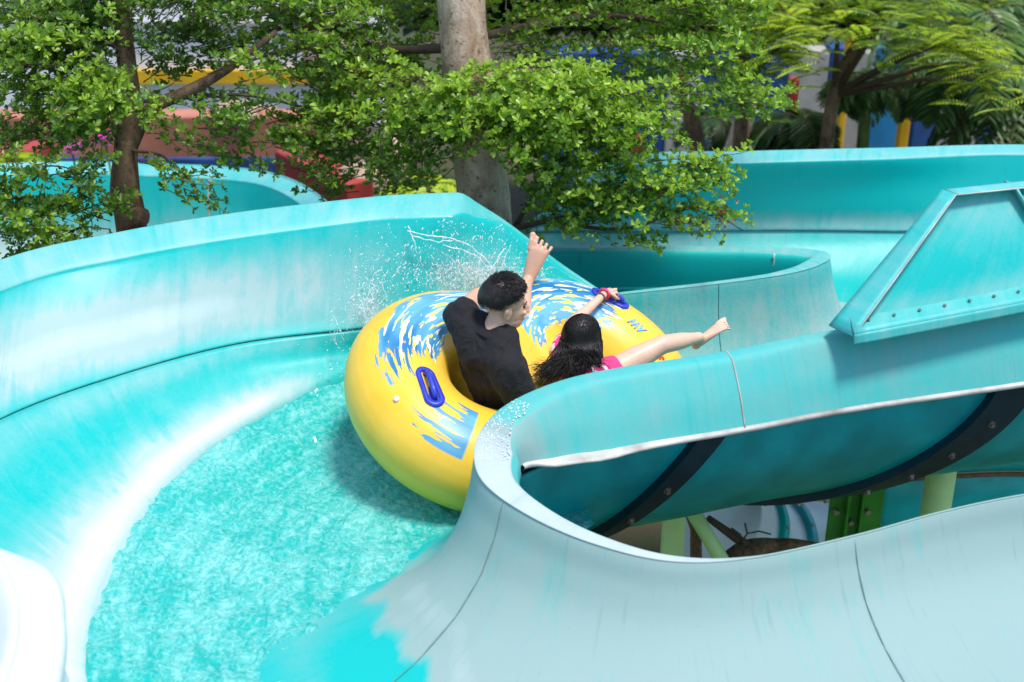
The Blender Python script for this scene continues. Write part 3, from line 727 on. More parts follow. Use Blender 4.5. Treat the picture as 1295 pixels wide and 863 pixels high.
# ---- man
def man():
    nk = at(617, 430, 5.97); hd = at(639, 386, 6.03); sl = at(581, 400, 6.10); sr = at(642, 470, 5.82); pe = at(641, 528, 6.0)
    ch = nk.lerp(pe, .33); wa = nk.lerp(pe, .68)
    out = (ch - L0); back = Vector((-.6, -.5, .2)).normalized()
    hl_ = at(640, 500, 6.12); hr_ = at(662, 535, 5.9)
    knl = at(655, 432, 6.34); anl = at(666, 358, 6.66); toel = at(685, 306, 6.74)
    knr = at(705, 520, 5.9); anr = at(770, 500, 6.05); toer = anr + Vector((.08, .03, .15))
    ell = at(604, 375, 6.24); wrl = at(640, 368, 6.46); elr = at(664, 512, 5.80); wrr = at(715, 515, 5.95)
    J = [(pe, (.14, .11)), (wa, (.13, .095)), (ch, (.155, .11)), (nk.lerp(ch, .25), (.12, .08)), (nk, (.052, .052)), (hd.lerp(nk, .35), (.052, .052)),
         (sl, (.062, .062)), (ell, (.042, .042)), (wrl, (.028, .026)), (sr, (.062, .062)), (elr, (.042, .042)), (wrr, (.028, .026)),
         (hl_, (.085, .085)), (knl, (.055, .055)), (knl.lerp(anl, .35), (.053, .050)), (anl, (.029, .031)),
         (hr_, (.085, .085)), (knr, (.055, .055)), (knr.lerp(anr, .35), (.053, .05)), (anr, (.034, .036))]
    E = [(0, 1), (1, 2), (2, 3), (3, 4), (4, 5), (3, 6), (6, 7), (7, 8), (3, 9), (9, 10), (10, 11), (0, 12), (12, 13), (13, 14), (14, 15), (0, 16), (16, 17), (17, 18), (18, 19)]
    mb = MB(); v, f = take(skin_mesh('b', J, E, sl - sr)); mb.add(v, f)
    M = face_frame((.95, .26, -.12), (.02, -.0, 1))
    P = head_parts(mb, hd, M, 1.08)
    hand_chain(mb, wrl, (wrl - ell), Vector((0, -.2, 1))); hand_chain(mb, wrr, (wrr - elr), Vector((0, -.2, 1)))
    foot(mb, anl, toel, Vector((-.15, -1, .2)), 1.15); foot(mb, anr, toer, Vector((-.6, -.3, .6)), 1.0)
    body = finish_body(mb, 'person', M_skin1, .0045, 7)
    tag(body, 'man in a black T-shirt with short wet black hair, back turned, in the raft', 'person')
    # T-shirt
    nb = nk.lerp(ch, .30)
    JS = [(pe.lerp(wa, .2), (.17, .135)), (wa, (.172, .128)), (ch, (.212, .145)), (nb, (.160, .105)), (nk.lerp(nb, .45), (.085, .075)),
          (sl, (.082, .082)), (sl.lerp(ell, .35), (.070, .070)), (sr, (.086, .086)), (sr.lerp(elr, .8), (.080, .076))]
    sh = skin_mesh('t_shirt', JS, [(0, 1), (1, 2), (2, 3), (3, 4), (3, 5), (5, 6), (3, 7), (7, 8)], sl - sr)
    mb2 = MB(); v, f = take(sh); mb2.add(v, f); o = mb2.build('t_shirt', M_black); m = o.modifiers.new('r', 'REMESH'); m.mode = 'VOXEL'; m.voxel_size = .008
    m = o.modifiers.new('s', 'SMOOTH'); m.iterations = 8; bake(o)
    axis = (hd - nk).normalized()
    for vtx in o.data.vertices:      # folds
        p = vtx.co; d = mn.noise(Vector((p.x * 9, p.y * 9, p.z * 14))) * .010 + (abs(mn.noise(Vector((p.x * 17, p.y * 13 + p.z * 9, p.z * 6)))) - .2) * -.013 + mn.noise(Vector((p.x * 40, p.y * 32, p.z * 20))) * .003
        vtx.co = p + vtx.normal * d
    child(o, body)
    cr = MB(); c0 = nk + axis * .012; a1 = axis.orthogonal().normalized(); b1 = axis.cross(a1)
    cr.tube([c0 + a1 * .074 * math.cos(t) + b1 * .074 * math.sin(t) for t in np.linspace(0, 2 * math.pi, 28)], .008, 6); child(cr.build('collar', M_black), body)
    # shorts
    JP = [(pe, (.155, .125)), (hl_, (.105, .105)), (hl_.lerp(knl, .8), (.085, .085)), (hr_, (.105, .105)), (hr_.lerp(knr, .75), (.085, .085))]
    o = skin_mesh('shorts', JP, [(0, 1), (1, 2), (0, 3), (3, 4)], sl - sr); fuse(o); o.data.materials.append(M_black); child(o, body)
    # short hair: scalp cap and tufts
    hm = MB(); hc = P(-.020, 0, .042)
    bm = bmesh.new(); bmesh.ops.create_icosphere(bm, subdivisions=5, radius=1)
    keep = []
    for v in bm.verts:
        x, y, z = v.co
        r = Vector((x * .109, y * .090, z * .098)) * 1.04
        r *= 1 + .02 * mn.noise(Vector((x * 5, y * 5, z * 3)))
        v.co = hc + M @ r
        hairline = -.34 if x < -.1 else (-.34 + (x + .1) * .85)
        if abs(y) > .7 and -.1 < x < .35: hairline = max(hairline, -.12 + x * .3)
        keep.append(z > hairline)
    bmesh.ops.delete(bm, geom=[v for v, k in zip(list(bm.verts), keep) if not k], context='VERTS')
    vs = [v.co.copy() for v in bm.verts]; bm.verts.index_update(); fs = [tuple(v.index for v in f_.verts) for f_ in bm.faces]; hm.add(vs, fs)
    rnd = random.Random(3); sel = [v for v in vs]
    for i in range(3800):
        p = rnd.choice(sel); dn = (p - hc).normalized(); loc = M.transposed() @ (p - hc)
        topness = max(0, loc.z / .1)
        ln = .010 + .022 * topness * rnd.random() + .004
        flow = (M @ Vector((.5, rnd.uniform(-.15, .15) + .25 * mn.noise(loc * 30), .05))) * (.8 + .5 * topness) + Vector((0, 0, -.9)) * (1 - topness)
        dirv = (dn * (.12 + .45 * topness * rnd.random()) + flow * .9).normalized()
        q = p + dirv * ln * .5 + dn * .003; r = p + dirv * ln + Vector((rnd.uniform(-1, 1), rnd.uniform(-1, 1), 0)) * .002
        hm.tube([p - dn * .003, q, r], [.0022, .0018, .0005], 3, cap=False)
    bm.free(); child(hm.build('hair', M_hair), body)
    fm = simple('dark_feature', (.02, .012, .01), .4, .1, 30, 0)
    for y in (-1, 1):
        e = MB(); e.ball(P(.074, y * .032, .006), (.008, .012, .005), M); child(e.build('eye', fm), body)
        e = MB(); e.tube([P(.086, y * .016, .024), P(.083, y * .034, .030), P(.070, y * .050, .026)], .003, 5); child(e.build('eyebrow', fm), body)
    e = MB(); e.ball(P(.091, 0, -.057), (.008, .020, .004), M); child(e.build('mouth', simple('lips', (.42, .14, .12), .4)), body)
man()
# ---- girl
def girl():
    s = .82
    hd = at(737, 428, 6.10); nk = at(731, 461, 6.08); pe = at(748, 512, 6.10); sl = at(709, 446, 6.22); sr = at(755, 474, 5.97)
    ch = nk.lerp(pe, .38); wa = nk.lerp(pe, .7)
    hr_ = at(768, 474, 6.05); knr = at(838, 436, 6.16); anr = at(884, 427, 6.34); toer = at(919, 408, 6.40)
    hl_ = at(752, 488, 6.22); knl = at(800, 480, 6.30); anl = at(815, 505, 6.05); toel = anl + Vector((.1, -.02, .05))
    ell = at(722, 410, 6.42); wrl = HP2 + (ell - HP2).normalized() * .065 + Vector((-.015, 0, .012))
    elr = at(772, 492, 5.93); wrr = at(800, 505, 5.95)
    J = [(pe, (.10, .085)), (wa, (.092, .07)), (ch, (.105, .075)), (nk.lerp(ch, .28), (.08, .055)), (nk, (.036, .036)), (hd.lerp(nk, .3), (.038, .038)),
         (sl, (.042, .042)), (ell, (.031, .031)), (wrl, (.021, .020)), (sr, (.042, .042)), (elr, (.031, .031)), (wrr, (.021, .02)),
         (hr_, (.070, .070)), (hr_.lerp(knr, .5), (.062, .062)), (knr, (.046, .046)), (knr.lerp(anr, .35), (.044, .044)), (anr, (.027, .029)),
         (hl_, (.070, .070)), (knl, (.044, .044)), (anl, (.027, .029))]
    E = [(0, 1), (1, 2), (2, 3), (3, 4), (4, 5), (3, 6), (6, 7), (7, 8), (3, 9), (9, 10), (10, 11), (0, 12), (12, 13), (13, 14), (14, 15), (15, 16), (0, 17), (17, 18), (18, 19)]
    mb = MB(); v, f = take(skin_mesh('b', J, E, sl - sr)); mb.add(v, f)
    M = face_frame((.72, .66, -.05), (.0, -.0, 1)); P = head_parts(mb, hd, M, .90)
    hand_chain(mb, wrl, (HP2 - wrl), Vector((-.3, -.5, .8)), s, .85); hand_chain(mb, wrr, (wrr - elr), Vector((0, -.2, 1)), s)
    foot(mb, anr, toer, Vector((-.25, -.25, .85)), .78); foot(mb, anl, toel, Vector((-.2, 0, 1)), .78)
    body = finish_body(mb, 'person', M_skin2, .0043, 6)
    tag(body, 'girl in pink and white with long wet hair, one bare leg stretched out', 'person')
    JS = [(pe.lerp(wa, .1), (.122, .105)), (wa, (.11, .088)), (ch, (.122, .092)), (nk.lerp(ch, .42), (.10, .072)), (sl, (.058, .058)), (sl.lerp(ell, .35), (.052, .052)), (sr, (.06, .06)), (sr.lerp(elr, .45), (.055, .055))]
    o = skin_mesh('swim_top', JS, [(0, 1), (1, 2), (2, 3), (3, 4), (4, 5), (3, 6), (6, 7)], sl - sr); fuse(o)
    t = NT('pink_white_swim'); n1 = t.noise(t.coord(), 9, 2, .5, 1.5)
    t.base(t.mix(t.math('GREATER_THAN', n1, .54), (.80, .04, .22), (.78, .68, .72)), .7); o.data.materials.append(t.m); child(o, body)
    JP = [(pe, (.12, .10)), (hr_, (.088, .088)), (hr_.lerp(knr, .12), (.080, .080)), (hl_, (.085, .085)), (hl_.lerp(knl, .3), (.078, .078))]
    o = skin_mesh('shorts', JP, [(0, 1), (1, 2), (0, 3), (3, 4)], sl - sr); fuse(o); o.data.materials.append(M_pink); child(o, body)
    # bands on the wrist
    d = (wrl - ell).normalized()
    for off, mt, r, w in ((-.012, simple('red_band', (.75, .04, .10), .5), .026, .008), (-.055, simple('dark_band', (.12, .1, .1), .5), .026, .004)):
        c = wrl + d * off; a1 = d.orthogonal().normalized(); b1 = d.cross(a1); m = MB()
        m.tube([c + a1 * r * math.cos(x) + b1 * r * math.sin(x) for x in np.linspace(0, 2 * math.pi, 22)], w, 6); child(m.build('wristband', mt), body)
    # long hair
    hm = MB(); hc = P(-.012, 0, .036)
    bm = bmesh.new(); bmesh.ops.create_icosphere(bm, subdivisions=4, radius=1); keep = []
    for v in bm.verts:
        x, y, z = v.co; v.co = hc + M @ (Vector((x * .106, y * .086, z * .096)) * .95)
        keep.append(z > (-.6 if x < .1 else -.6 + (x - .1) * 1.9))
    bmesh.ops.delete(bm, geom=[v for v, k in zip(list(bm.verts), keep) if not k], context='VERTS')
    bm.verts.index_update(); hm.add([v.co.copy() for v in bm.verts], [tuple(v.index for v in f_.verts) for f_ in bm.faces]); bm.free()
    rnd = random.Random(5)
    for i in range(2000):
        th = rnd.uniform(-2.3, 2.3); el = rnd.uniform(.1, 1.45)       # th: 0 = back of head
        dloc = Vector((-math.cos(th) * math.cos(el), math.sin(th) * math.cos(el), math.sin(el)))
        p0 = hc + M @ Vector((dloc.x * .104, dloc.y * .085, dloc.z * .094)) * .97
        sd = M @ Vector((-math.cos(th), math.sin(th), 0))
        k = rnd.random()
        p1 = hc + M @ Vector((-math.cos(th) * .106, math.sin(th) * .090, -.02)) * .98
        p2 = p1 + Vector((0, 0, -.09)) + sd * .008
        spread = rnd.gauss(0, 1)
        q3 = at(725 - 15 * th + rnd.gauss(0, 4), 457 + rnd.gauss(0, 4), 5.98); tipd = at(722 - 22 * th + 6 * spread - 10 * (th > .6), 477 + 8 * rnd.gauss(0, 1) - 3 * abs(spread), 5.96 + .03 * rnd.gauss(0, 1))
        if -2.0 < th < 1.6: p2 = p1.lerp(q3, .55) + Vector((0, -.01, .005)); p3 = q3; p4 = tipd + Vector((-.03 * (k < .1), 0, .0))
        else: p3 = p2 + Vector((.0, -.01, -.06)) + sd * .012; p4 = p3 + Vector((rnd.uniform(-.02, .02), 0, -.05))
        c = curve([(0, p0), (1, p1), (2, p2), (3, p3), (4, p4)])
        w = rnd.uniform(.0016, .0030)
        hm.tube([c(x) + Vector((mn.noise(Vector((i, x, 0))), mn.noise(Vector((i, x, 9))), 0)) * .0015 * x for x in np.linspace(0, 4, 11)], [w] * 7 + [w * .8, w * .6, w * .4, .0006], 4, cap=False)
    child(hm.build('hair', M_hair), body)
    fm = simple('dark_feature', (.02, .012, .01), .4, .1, 30, 0)
    for y in (-1, 1):
        e = MB(); e.ball(P(.079, y * .032, .006), (.009, .013, .006), M); child(e.build('eye', fm), body)
    e = MB(); e.ball(P(.091, 0, -.057), (.007, .017, .004), M); child(e.build('mouth', simple('lips', (.42, .14, .12), .4)), body)
girl()
# ------------------------------------------------------------------ splash
def splash_water():
    t = NT('splash_water'); t.base((.93, .97, .97), .08, .5); t.p.inputs['Transmission Weight'].default_value = .15; t.p.inputs['Subsurface Weight'].default_value = .5; t.p.inputs['Subsurface Radius'].default_value = (.02, .02, .02); t.p.inputs['IOR'].default_value = 1.33
    mb = MB(); rnd = random.Random(11)
    def wall(px, py):      # a point just in front of the splash wall under that pixel direction
        b = None
        d = ray(px, py).normalized(); return d
    Gf = Gs.reshape(-1, 3); Pj = None
    y = Gf[:, 1]; z = Gf[:, 2] - H; dep = y * math.cos(PITCH) - z * math.sin(PITCH)
    U = CX + F * Gf[:, 0] / dep; V = CY - F * (y * math.sin(PITCH) + z * math.cos(PITCH)) / dep
    def onwall(px, py, off):
        i = int(np.argmin((U - px) ** 2 + (V - py) ** 2)); Y = Gf[i, 1] - off; return at(px, py, Y)
    # droplets
    for (cx, cy, sx, sy, nn) in ((590, 335, 50, 26, 1300), (600, 350, 42, 11, 2200), (470, 372, 18, 28, 700), (463, 392, 9, 12, 500), (440, 450, 22, 26, 120), (640, 330, 30, 25, 120), (560, 290, 50, 12, 90), (425, 415, 10, 30, 60), (685, 330, 28, 18, 60)):
        for i in range(nn):
            px, py = rnd.gauss(cx, sx), rnd.gauss(cy, sy)
            if py < 262 + max(0, px - 600) * .7: continue
            p = onwall(px, py, rnd.uniform(.03, .25)); r = rnd.choice((.0007, .0008, .0010, .0012, .0015, .002, .0032)) * rnd.uniform(.7, 1.2)
            mb.ball(p, (r, r, r * rnd.choice((1, 1.5, 3, 5))), Matrix.Rotation(rnd.gauss(.3, .5), 3, 'Y'), 6, 4)
    # filaments
    def fil(pts, r, off=.1, wig=4):
        wig *= .5
        c = curve([(i, Vector((a, b, 0))) for i, (a, b) in enumerate(pts)]); out = []; rr = []
        n = len(pts) * 8
        for k in range(n):
            x = k / (n - 1) * (len(pts) - 1); q = c(x); w = wig * mn.noise(Vector((x * 3, pts[0][0] * .1, 0)))
            out.append(onwall(q.x + w, q.y + wig * mn.noise(Vector((x * 3, 5, pts[0][1]))), off)); rr.append(r * (.5 + abs(mn.noise(Vector((x * 6, r * 999, 1)))) * 1.6))
        for a in range(1, len(out)):
            out[a].y = out[a - 1].y * .6 + out[a].y * .4
        mb.tube(out, rr, 5)
    fil([(515, 292), (545, 298), (575, 302), (600, 315), (622, 338), (632, 358)], .0035)
    fil([(520, 297), (550, 305), (572, 304), (590, 308)], .0025); fil([(560, 310), (600, 322), (625, 350)], .0025)
    for i in range(7):
        a = (rnd.gauss(590, 45), rnd.gauss(352, 12)); h = rnd.uniform(12, 45); sx = (a[0] - 575) * .25 + rnd.uniform(-10, 10)
        if a[1] - h < 268 + max(0, a[0] + sx - 600) * .75: continue
        fil([a, (a[0] + sx * .5, a[1] - h * .6), (a[0] + sx, a[1] - h)], rnd.uniform(.0015, .003), rnd.uniform(.05, .15), 7)
    for i in range(6):
        a = (rnd.uniform(440, 505), rnd.uniform(365, 410)); h = rnd.uniform(10, 50)
        fil([a, (a[0] - 4, a[1] - h * .5), (a[0] + rnd.uniform(-12, 12), a[1] - h)], rnd.uniform(.0012, .0026), .08, 7)
    for i in range(5):
        a = (rnd.uniform(400, 452), rnd.uniform(430, 490)); fil([a, (a[0] - 6, a[1] - 12), (a[0] - rnd.uniform(0, 20), a[1] - rnd.uniform(15, 35))], rnd.uniform(.0012, .0022), .12, 8)
    o = mb.build('splash', t.m); tag(o, 'white splash of droplets thrown up the slide wall behind the raft', 'splash', kind='stuff')
splash_water()
# drops lying on the rim by the tip
def drops():
    t = bpy.data.materials['splash_water']; mb = MB(); rnd = random.Random(2)
    for i in range(300):
        tt = rnd.uniform(6.0, 8.4); e = E1(tt) + nE1(tt) * rnd.uniform(0, lip_n(tt)); r = rnd.uniform(.0012, .004)
        mb.ball(e + Vector((0, 0, .013)), (r, r * rnd.uniform(.6, 1.4), r * .5), None, 8, 5)
    o = mb.build('water_drops', t); tag(o, 'water drops lying on the tip of the rim beside the raft', 'water drops', kind='stuff')
drops()
#BG>
# ================================================================== BACKGROUND
def leaf_mat(name, dark, mid, light, trans=.35, rough=.35):
    t = NT(name); g = t.new('ShaderNodeNewGeometry'); r = g.outputs['Random Per Island']
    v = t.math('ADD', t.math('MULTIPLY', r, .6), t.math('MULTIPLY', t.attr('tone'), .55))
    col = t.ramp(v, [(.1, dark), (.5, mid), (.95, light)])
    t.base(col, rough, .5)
    tr = t.new('ShaderNodeBsdfTranslucent'); t.l(t.mix(.5, col, light), tr.inputs[0])
    mx = t.new('ShaderNodeMixShader'); mx.inputs[0].default_value = trans; t.l(t.p.outputs[0], mx.inputs[1]); t.l(tr.outputs[0], mx.inputs[2]); t.l(mx.outputs[0], t.out.inputs[0])
    return t.m
M_leaf = leaf_mat('glossy_leaves', (.018, .06, .008), (.085, .20, .014), (.38, .58, .04), .45)
M_leafd = leaf_mat('dark_leaves', (.012, .035, .008), (.04, .10, .014), (.14, .24, .03))
M_feather = leaf_mat('feathery_leaves', (.04, .13, .012), (.15, .36, .02), (.62, .74, .04), .5)
M_palm = leaf_mat('palm_leaves', (.02, .06, .02), (.08, .19, .05), (.26, .40, .14), .35)
def bark(name, a, b, sc=9):
    t = NT(name); ob = t.coord(); n1 = t.noise(t.mapping(ob, (1, 1, .45)), sc, 6, .65, .6); n2 = t.noise(ob, sc * 5, 4, .7)
    v = t.new('ShaderNodeTexVoronoi'); t.l(t.mapping(ob, (1, 1, .5)), v.inputs['Vector']); v.inputs['Scale'].default_value = sc * 1.6
    f = t.ramp(t.math('ADD', t.math('MULTIPLY', n1, .8), t.math('MULTIPLY', n2, .2)), [(.36, 0.), (.62, 1.)])
    c = t.mix(f, a, b); sp = t.ramp(t.noise(ob, sc * 3, 3, .6), [(.60, 0.), (.66, .7)])
    t.base(t.mix(sp, c, [x * .35 for x in a]), .85, .2)
    t.bump(t.math('ADD', n1, t.math('MULTIPLY', n2, .5)), .6, .02); return t.m
M_bark = bark('pale_bark', (.33, .21, .13), (.66, .52, .39)); M_bark2 = bark('brown_bark', (.07, .04, .025), (.26, .17, .10), 14); M_twig = simple('twig', (.09, .06, .035), .8, .3, 30, .2)
class Leaves:
    def __init__(s): s.c = []; s.a = []; s.n = []; s.L = []; s.W = []; s.tone = []
    def add(s, c, a, n, L, W, tone): s.c.append(tuple(c)); s.a.append(tuple(a)); s.n.append(tuple(n)); s.L.append(L); s.W.append(W); s.tone.append(tone)
    def rosette(s, c, ax, k, L, W, tone, rnd, tilt=(.6, 1.25)):
        ax = ax.normalized(); u = ax.orthogonal().normalized(); v = ax.cross(u); ph = rnd.random() * 6.3
        for i in range(k):
            th = ph + 2 * math.pi * i / k + rnd.uniform(-.3, .3); ti = rnd.uniform(*tilt)
            d = ax * math.cos(ti) + (u * math.cos(th) + v * math.sin(th)) * math.sin(ti); nn = ax * math.sin(ti) - (u * math.cos(th) + v * math.sin(th)) * math.cos(ti)
            l = L * rnd.uniform(.65, 1.15); s.add(c, d, nn, l, W * l / L * rnd.uniform(.85, 1.15), tone + rnd.uniform(-.12, .12))
    def build(s, name, mat, parent):
        c = np.array(s.c); a = np.array(s.a); n = np.array(s.n); L = np.array(s.L)[:, None]; W = np.array(s.W)[:, None]
        a /= np.linalg.norm(a, axis=1, keepdims=True) + 1e-9; b = np.cross(a, n); b /= np.linalg.norm(b, axis=1, keepdims=True) + 1e-9; n = np.cross(b, a)
        def P(x, y, z): return c + b * W * x + a * L * y + n * L * z
        V = np.stack([P(0, 0, 0), P(-.30, .38, .05), P(-.50, .74, .03), P(0, 1, -.06), P(.50, .74, .03), P(.30, .38, .05)], 1)
        N = len(c); me = bpy.data.meshes.new(name); me.vertices.add(N * 6); me.vertices.foreach_set('co', V.reshape(-1).astype(np.float32))
        base_i = np.arange(N)[:, None] * 6; q = np.concatenate([base_i + np.array([[0, 3, 2, 1]]), base_i + np.array([[0, 5, 4, 3]])], 1).reshape(-1)
        me.loops.add(N * 8); me.loops.foreach_set('vertex_index', q.astype(np.int32)); me.polygons.add(N * 2)
        me.polygons.foreach_set('loop_start', np.arange(0, N * 8, 4, dtype=np.int32)); me.polygons.foreach_set('loop_total', np.full(N * 2, 4, np.int32))
        me.update(calc_edges=True); at_ = me.attributes.new('tone', 'FLOAT', 'POINT'); at_.data.foreach_set('value', np.repeat(np.array(s.tone), 6).astype(np.float32))
        return link(name, me, mat, parent)
def spray(lv, tw, p, d, n, gap, L, W, tone, rnd, k=6, droop=.15, r=.004):
    pts = [p]; dd = d.normalized(); sz = rnd.uniform(.75, 1.25); L *= sz; W *= sz * rnd.uniform(.85, 1.15)
    for i in range(n):
        dd = (dd + Vector((rnd.uniform(-.22, .22), rnd.uniform(-.22, .22), rnd.uniform(-.2, .2) - droop * .12))).normalized(); pts.append(pts[-1] + dd * gap)
        q = pts[-1]; side = dd.cross(Vector((0, 0, 1))).normalized() * (1 if i % 2 else -1)
        q2 = q + side * rnd.uniform(.015, .05) + Vector((0, 0, rnd.uniform(0, .03))); axv = (Vector((0, 0, 1)) + dd * .5 + side * .5 + Vector((rnd.uniform(-.4, .4), rnd.uniform(-.4, .4), 0)))
        lv.rosette(q2, axv, k, L, W, tone, rnd)
    lv.rosette(pts[-1], dd + Vector((0, 0, .4)), k, L, W, tone + .1, rnd)
    tw.tube(pts, [r * (1 - .7 * i / n) for i in range(n + 1)], 4, cap=False)
def mass(lv, tw, px, py, Y, rx, ry, rY, count, tone, rnd, L=.040, W=.020, root=None, n=9, sh=None, flat=True, keep=None):
    c = at(px, py, Y); sc = (c - cam.location).length / F
    for i in range(count):
        while True:
            x, y, z = rnd.uniform(-1, 1), rnd.uniform(-1, 1), rnd.uniform(-1, 1)
            if x*x + y*y + z*z < 1: break
        p = c + Vector((x * rx * sc, y * rY, z * ry * sc))
        if keep and not keep(*proj(p)): continue
        o = (root if root is not None else c); d = (p - o); d.z *= .35; d = d.normalized() + Vector((rnd.uniform(-.5, .5), rnd.uniform(-.5, .5), rnd.uniform(-.25, .35)))
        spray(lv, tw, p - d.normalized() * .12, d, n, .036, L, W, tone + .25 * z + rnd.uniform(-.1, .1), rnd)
def trunk_mesh(pts, rad, mat, parent, name='trunk', n=20, jit=.1, close=.15):
    P = curve([(i, Vector(p)) for i, p in enumerate(pts)]); Rr = sfun(list(enumerate(rad))); N = max(8, int(len(pts) * 8)); T = np.linspace(0, len(pts) - 1, N)
    mb = MB(); mb.tube([P(t) for t in T], [Rr(t) for t in T], n, jit=jit); return mb.build(name, mat, parent)
GZ = -3.0
# ---- main tree
def down(p, z=GZ): return Vector((p.x, p.y, z))
def tree_main():
    rnd = random.Random(21); b0 = at(614, 285, 8.25); base_ = down(b0); base_.x += .1
    T = empty('broadleaf_tree', base_, 'thick pale-trunked tree standing behind the high slide wall, leafy boughs reaching over the slide', 'tree')
    tp = [base_, Vector((b0.x + .05, b0.y, -1.2)), b0, at(603, 190, 8.27), at(590, 90, 8.3), at(583, 0, 8.35), at(574, -110, 8.4), at(560, -260, 8.5)]
    trunk_mesh(tp, [.24, .19, .165, .155, .145, .14, .13, .11], M_bark, T, n=28, jit=.08)
    lv = Leaves(); tw = MB()
    root = at(600, 120, 8.3)
    M = lambda *a, **k: mass(lv, tw, *a, rnd, root=root, **k)
    # bright bough crossing in front of the trunk
    M(560, 135, 7.95, 160, 48, .30, 105, .62); M(690, 140, 7.9, 120, 58, .3, 90, .75); M(790, 150, 7.85, 70, 40, .25, 34, .8); M(640, 130, 7.85, 110, 40, .2, 44, .85)
    M(500, 160, 8.1, 90, 60, .3, 40, .35); M(850, 110, 8.0, 50, 30, .3, 16, .55)
    # upper right
    M(730, 40, 8.7, 150, 75, .5, 120, .25); M(870, 45, 8.4, 80, 55, .4, 58, .6); M(945, 125, 8.2, 40, 28, .2, 14, .7); M(800, -30, 8.8, 220, 60, .6, 90, .3)
    # upper left, darker
    M(470, 50, 8.8, 110, 75, .5, 110, .12); M(400, 0, 8.6, 90, 45, .4, 45, .25); M(460, 110, 8.7, 60, 45, .4, 30, .2)
    M(430, 190, 8.5, 60, 60, .3, 22, .15); M(520, 215, 8.6, 50, 35, .3, 14, .2)
    # low bough on the right
    root = at(650, 285, 8.1)
    def kp(a, b): return b < 330
    mass(lv, tw, 730, 225, 7.9, 80, 42, .25, 40, .45, rnd, root=root); mass(lv, tw, 740, 268, 7.8, 75, 28, .2, 28, .45, rnd, root=root)
    mass(lv, tw, 820, 240, 7.7, 75, 26, .2, 26, .65, rnd, root=root); mass(lv, tw, 885, 215, 7.7, 45, 16, .12, 12, .75, rnd, root=root); mass(lv, tw, 880, 275, 7.65, 50, 14, .12, 9, .6, rnd, root=root, n=7)
    mass(lv, tw, 815, 305, 7.6, 14, 14, .08, 3, .5, rnd, root=root, n=6); mass(lv, tw, 690, 180, 8.0, 60, 40, .3, 25, .4, rnd, root=root)
    # crown above the picture
    M(560, -190, 8.9, 420, 80, 1.0, 60, .3, L=.06, W=.03)
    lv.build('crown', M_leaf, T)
    def bough(pts, r0, r1): 
        tw.tube([p for p in (lambda c: [c(x) for x in np.linspace(0, len(pts) - 1, len(pts) * 5)])(curve(list(enumerate(pts))))], list(np.linspace(r0, r1, len(pts) * 5)), 7)
    bough([at(640, 292, 8.15), at(690, 280, 8.0), at(780, 262, 7.8), at(870, 232, 7.7), at(925, 225, 7.7)], .022, .005)
    bough([at(690, 280, 8.0), at(790, 290, 7.75), at(880, 262, 7.65), at(940, 292, 7.6)], .014, .003)
    bough([at(605, 150, 8.25), at(680, 120, 8.0), at(780, 150, 7.85)], .035, .006); bough([at(600, 160, 8.25), at(530, 130, 8.05), at(430, 150, 8.0)], .03, .006)
    bough([at(590, 60, 8.3), at(480, 60, 8.6), at(400, 20, 8.6)], .035, .008); bough([at(590, 50, 8.4), at(760, 20, 8.6), at(900, 40, 8.4)], .03, .006); bough([at(650, 290, 8.2), at(680, 240, 8.1), at(720, 190, 8.0)], .02, .005)
    tw.build('branch', M_twig, T)
    fl = Leaves()
    for i in range(46):
        q = at(rnd.gauss(895, 22), rnd.gauss(278, 12), 7.62); fl.rosette(q, Vector((rnd.uniform(-1, 1), -.5, .3)), 4, .022, .014, rnd.random() * .6, rnd)
    fl.build('dry_flowers', leaf_mat('dry_flower', (.25, .07, .02), (.42, .15, .05), (.5, .25, .1), .2), T)
tree_main()
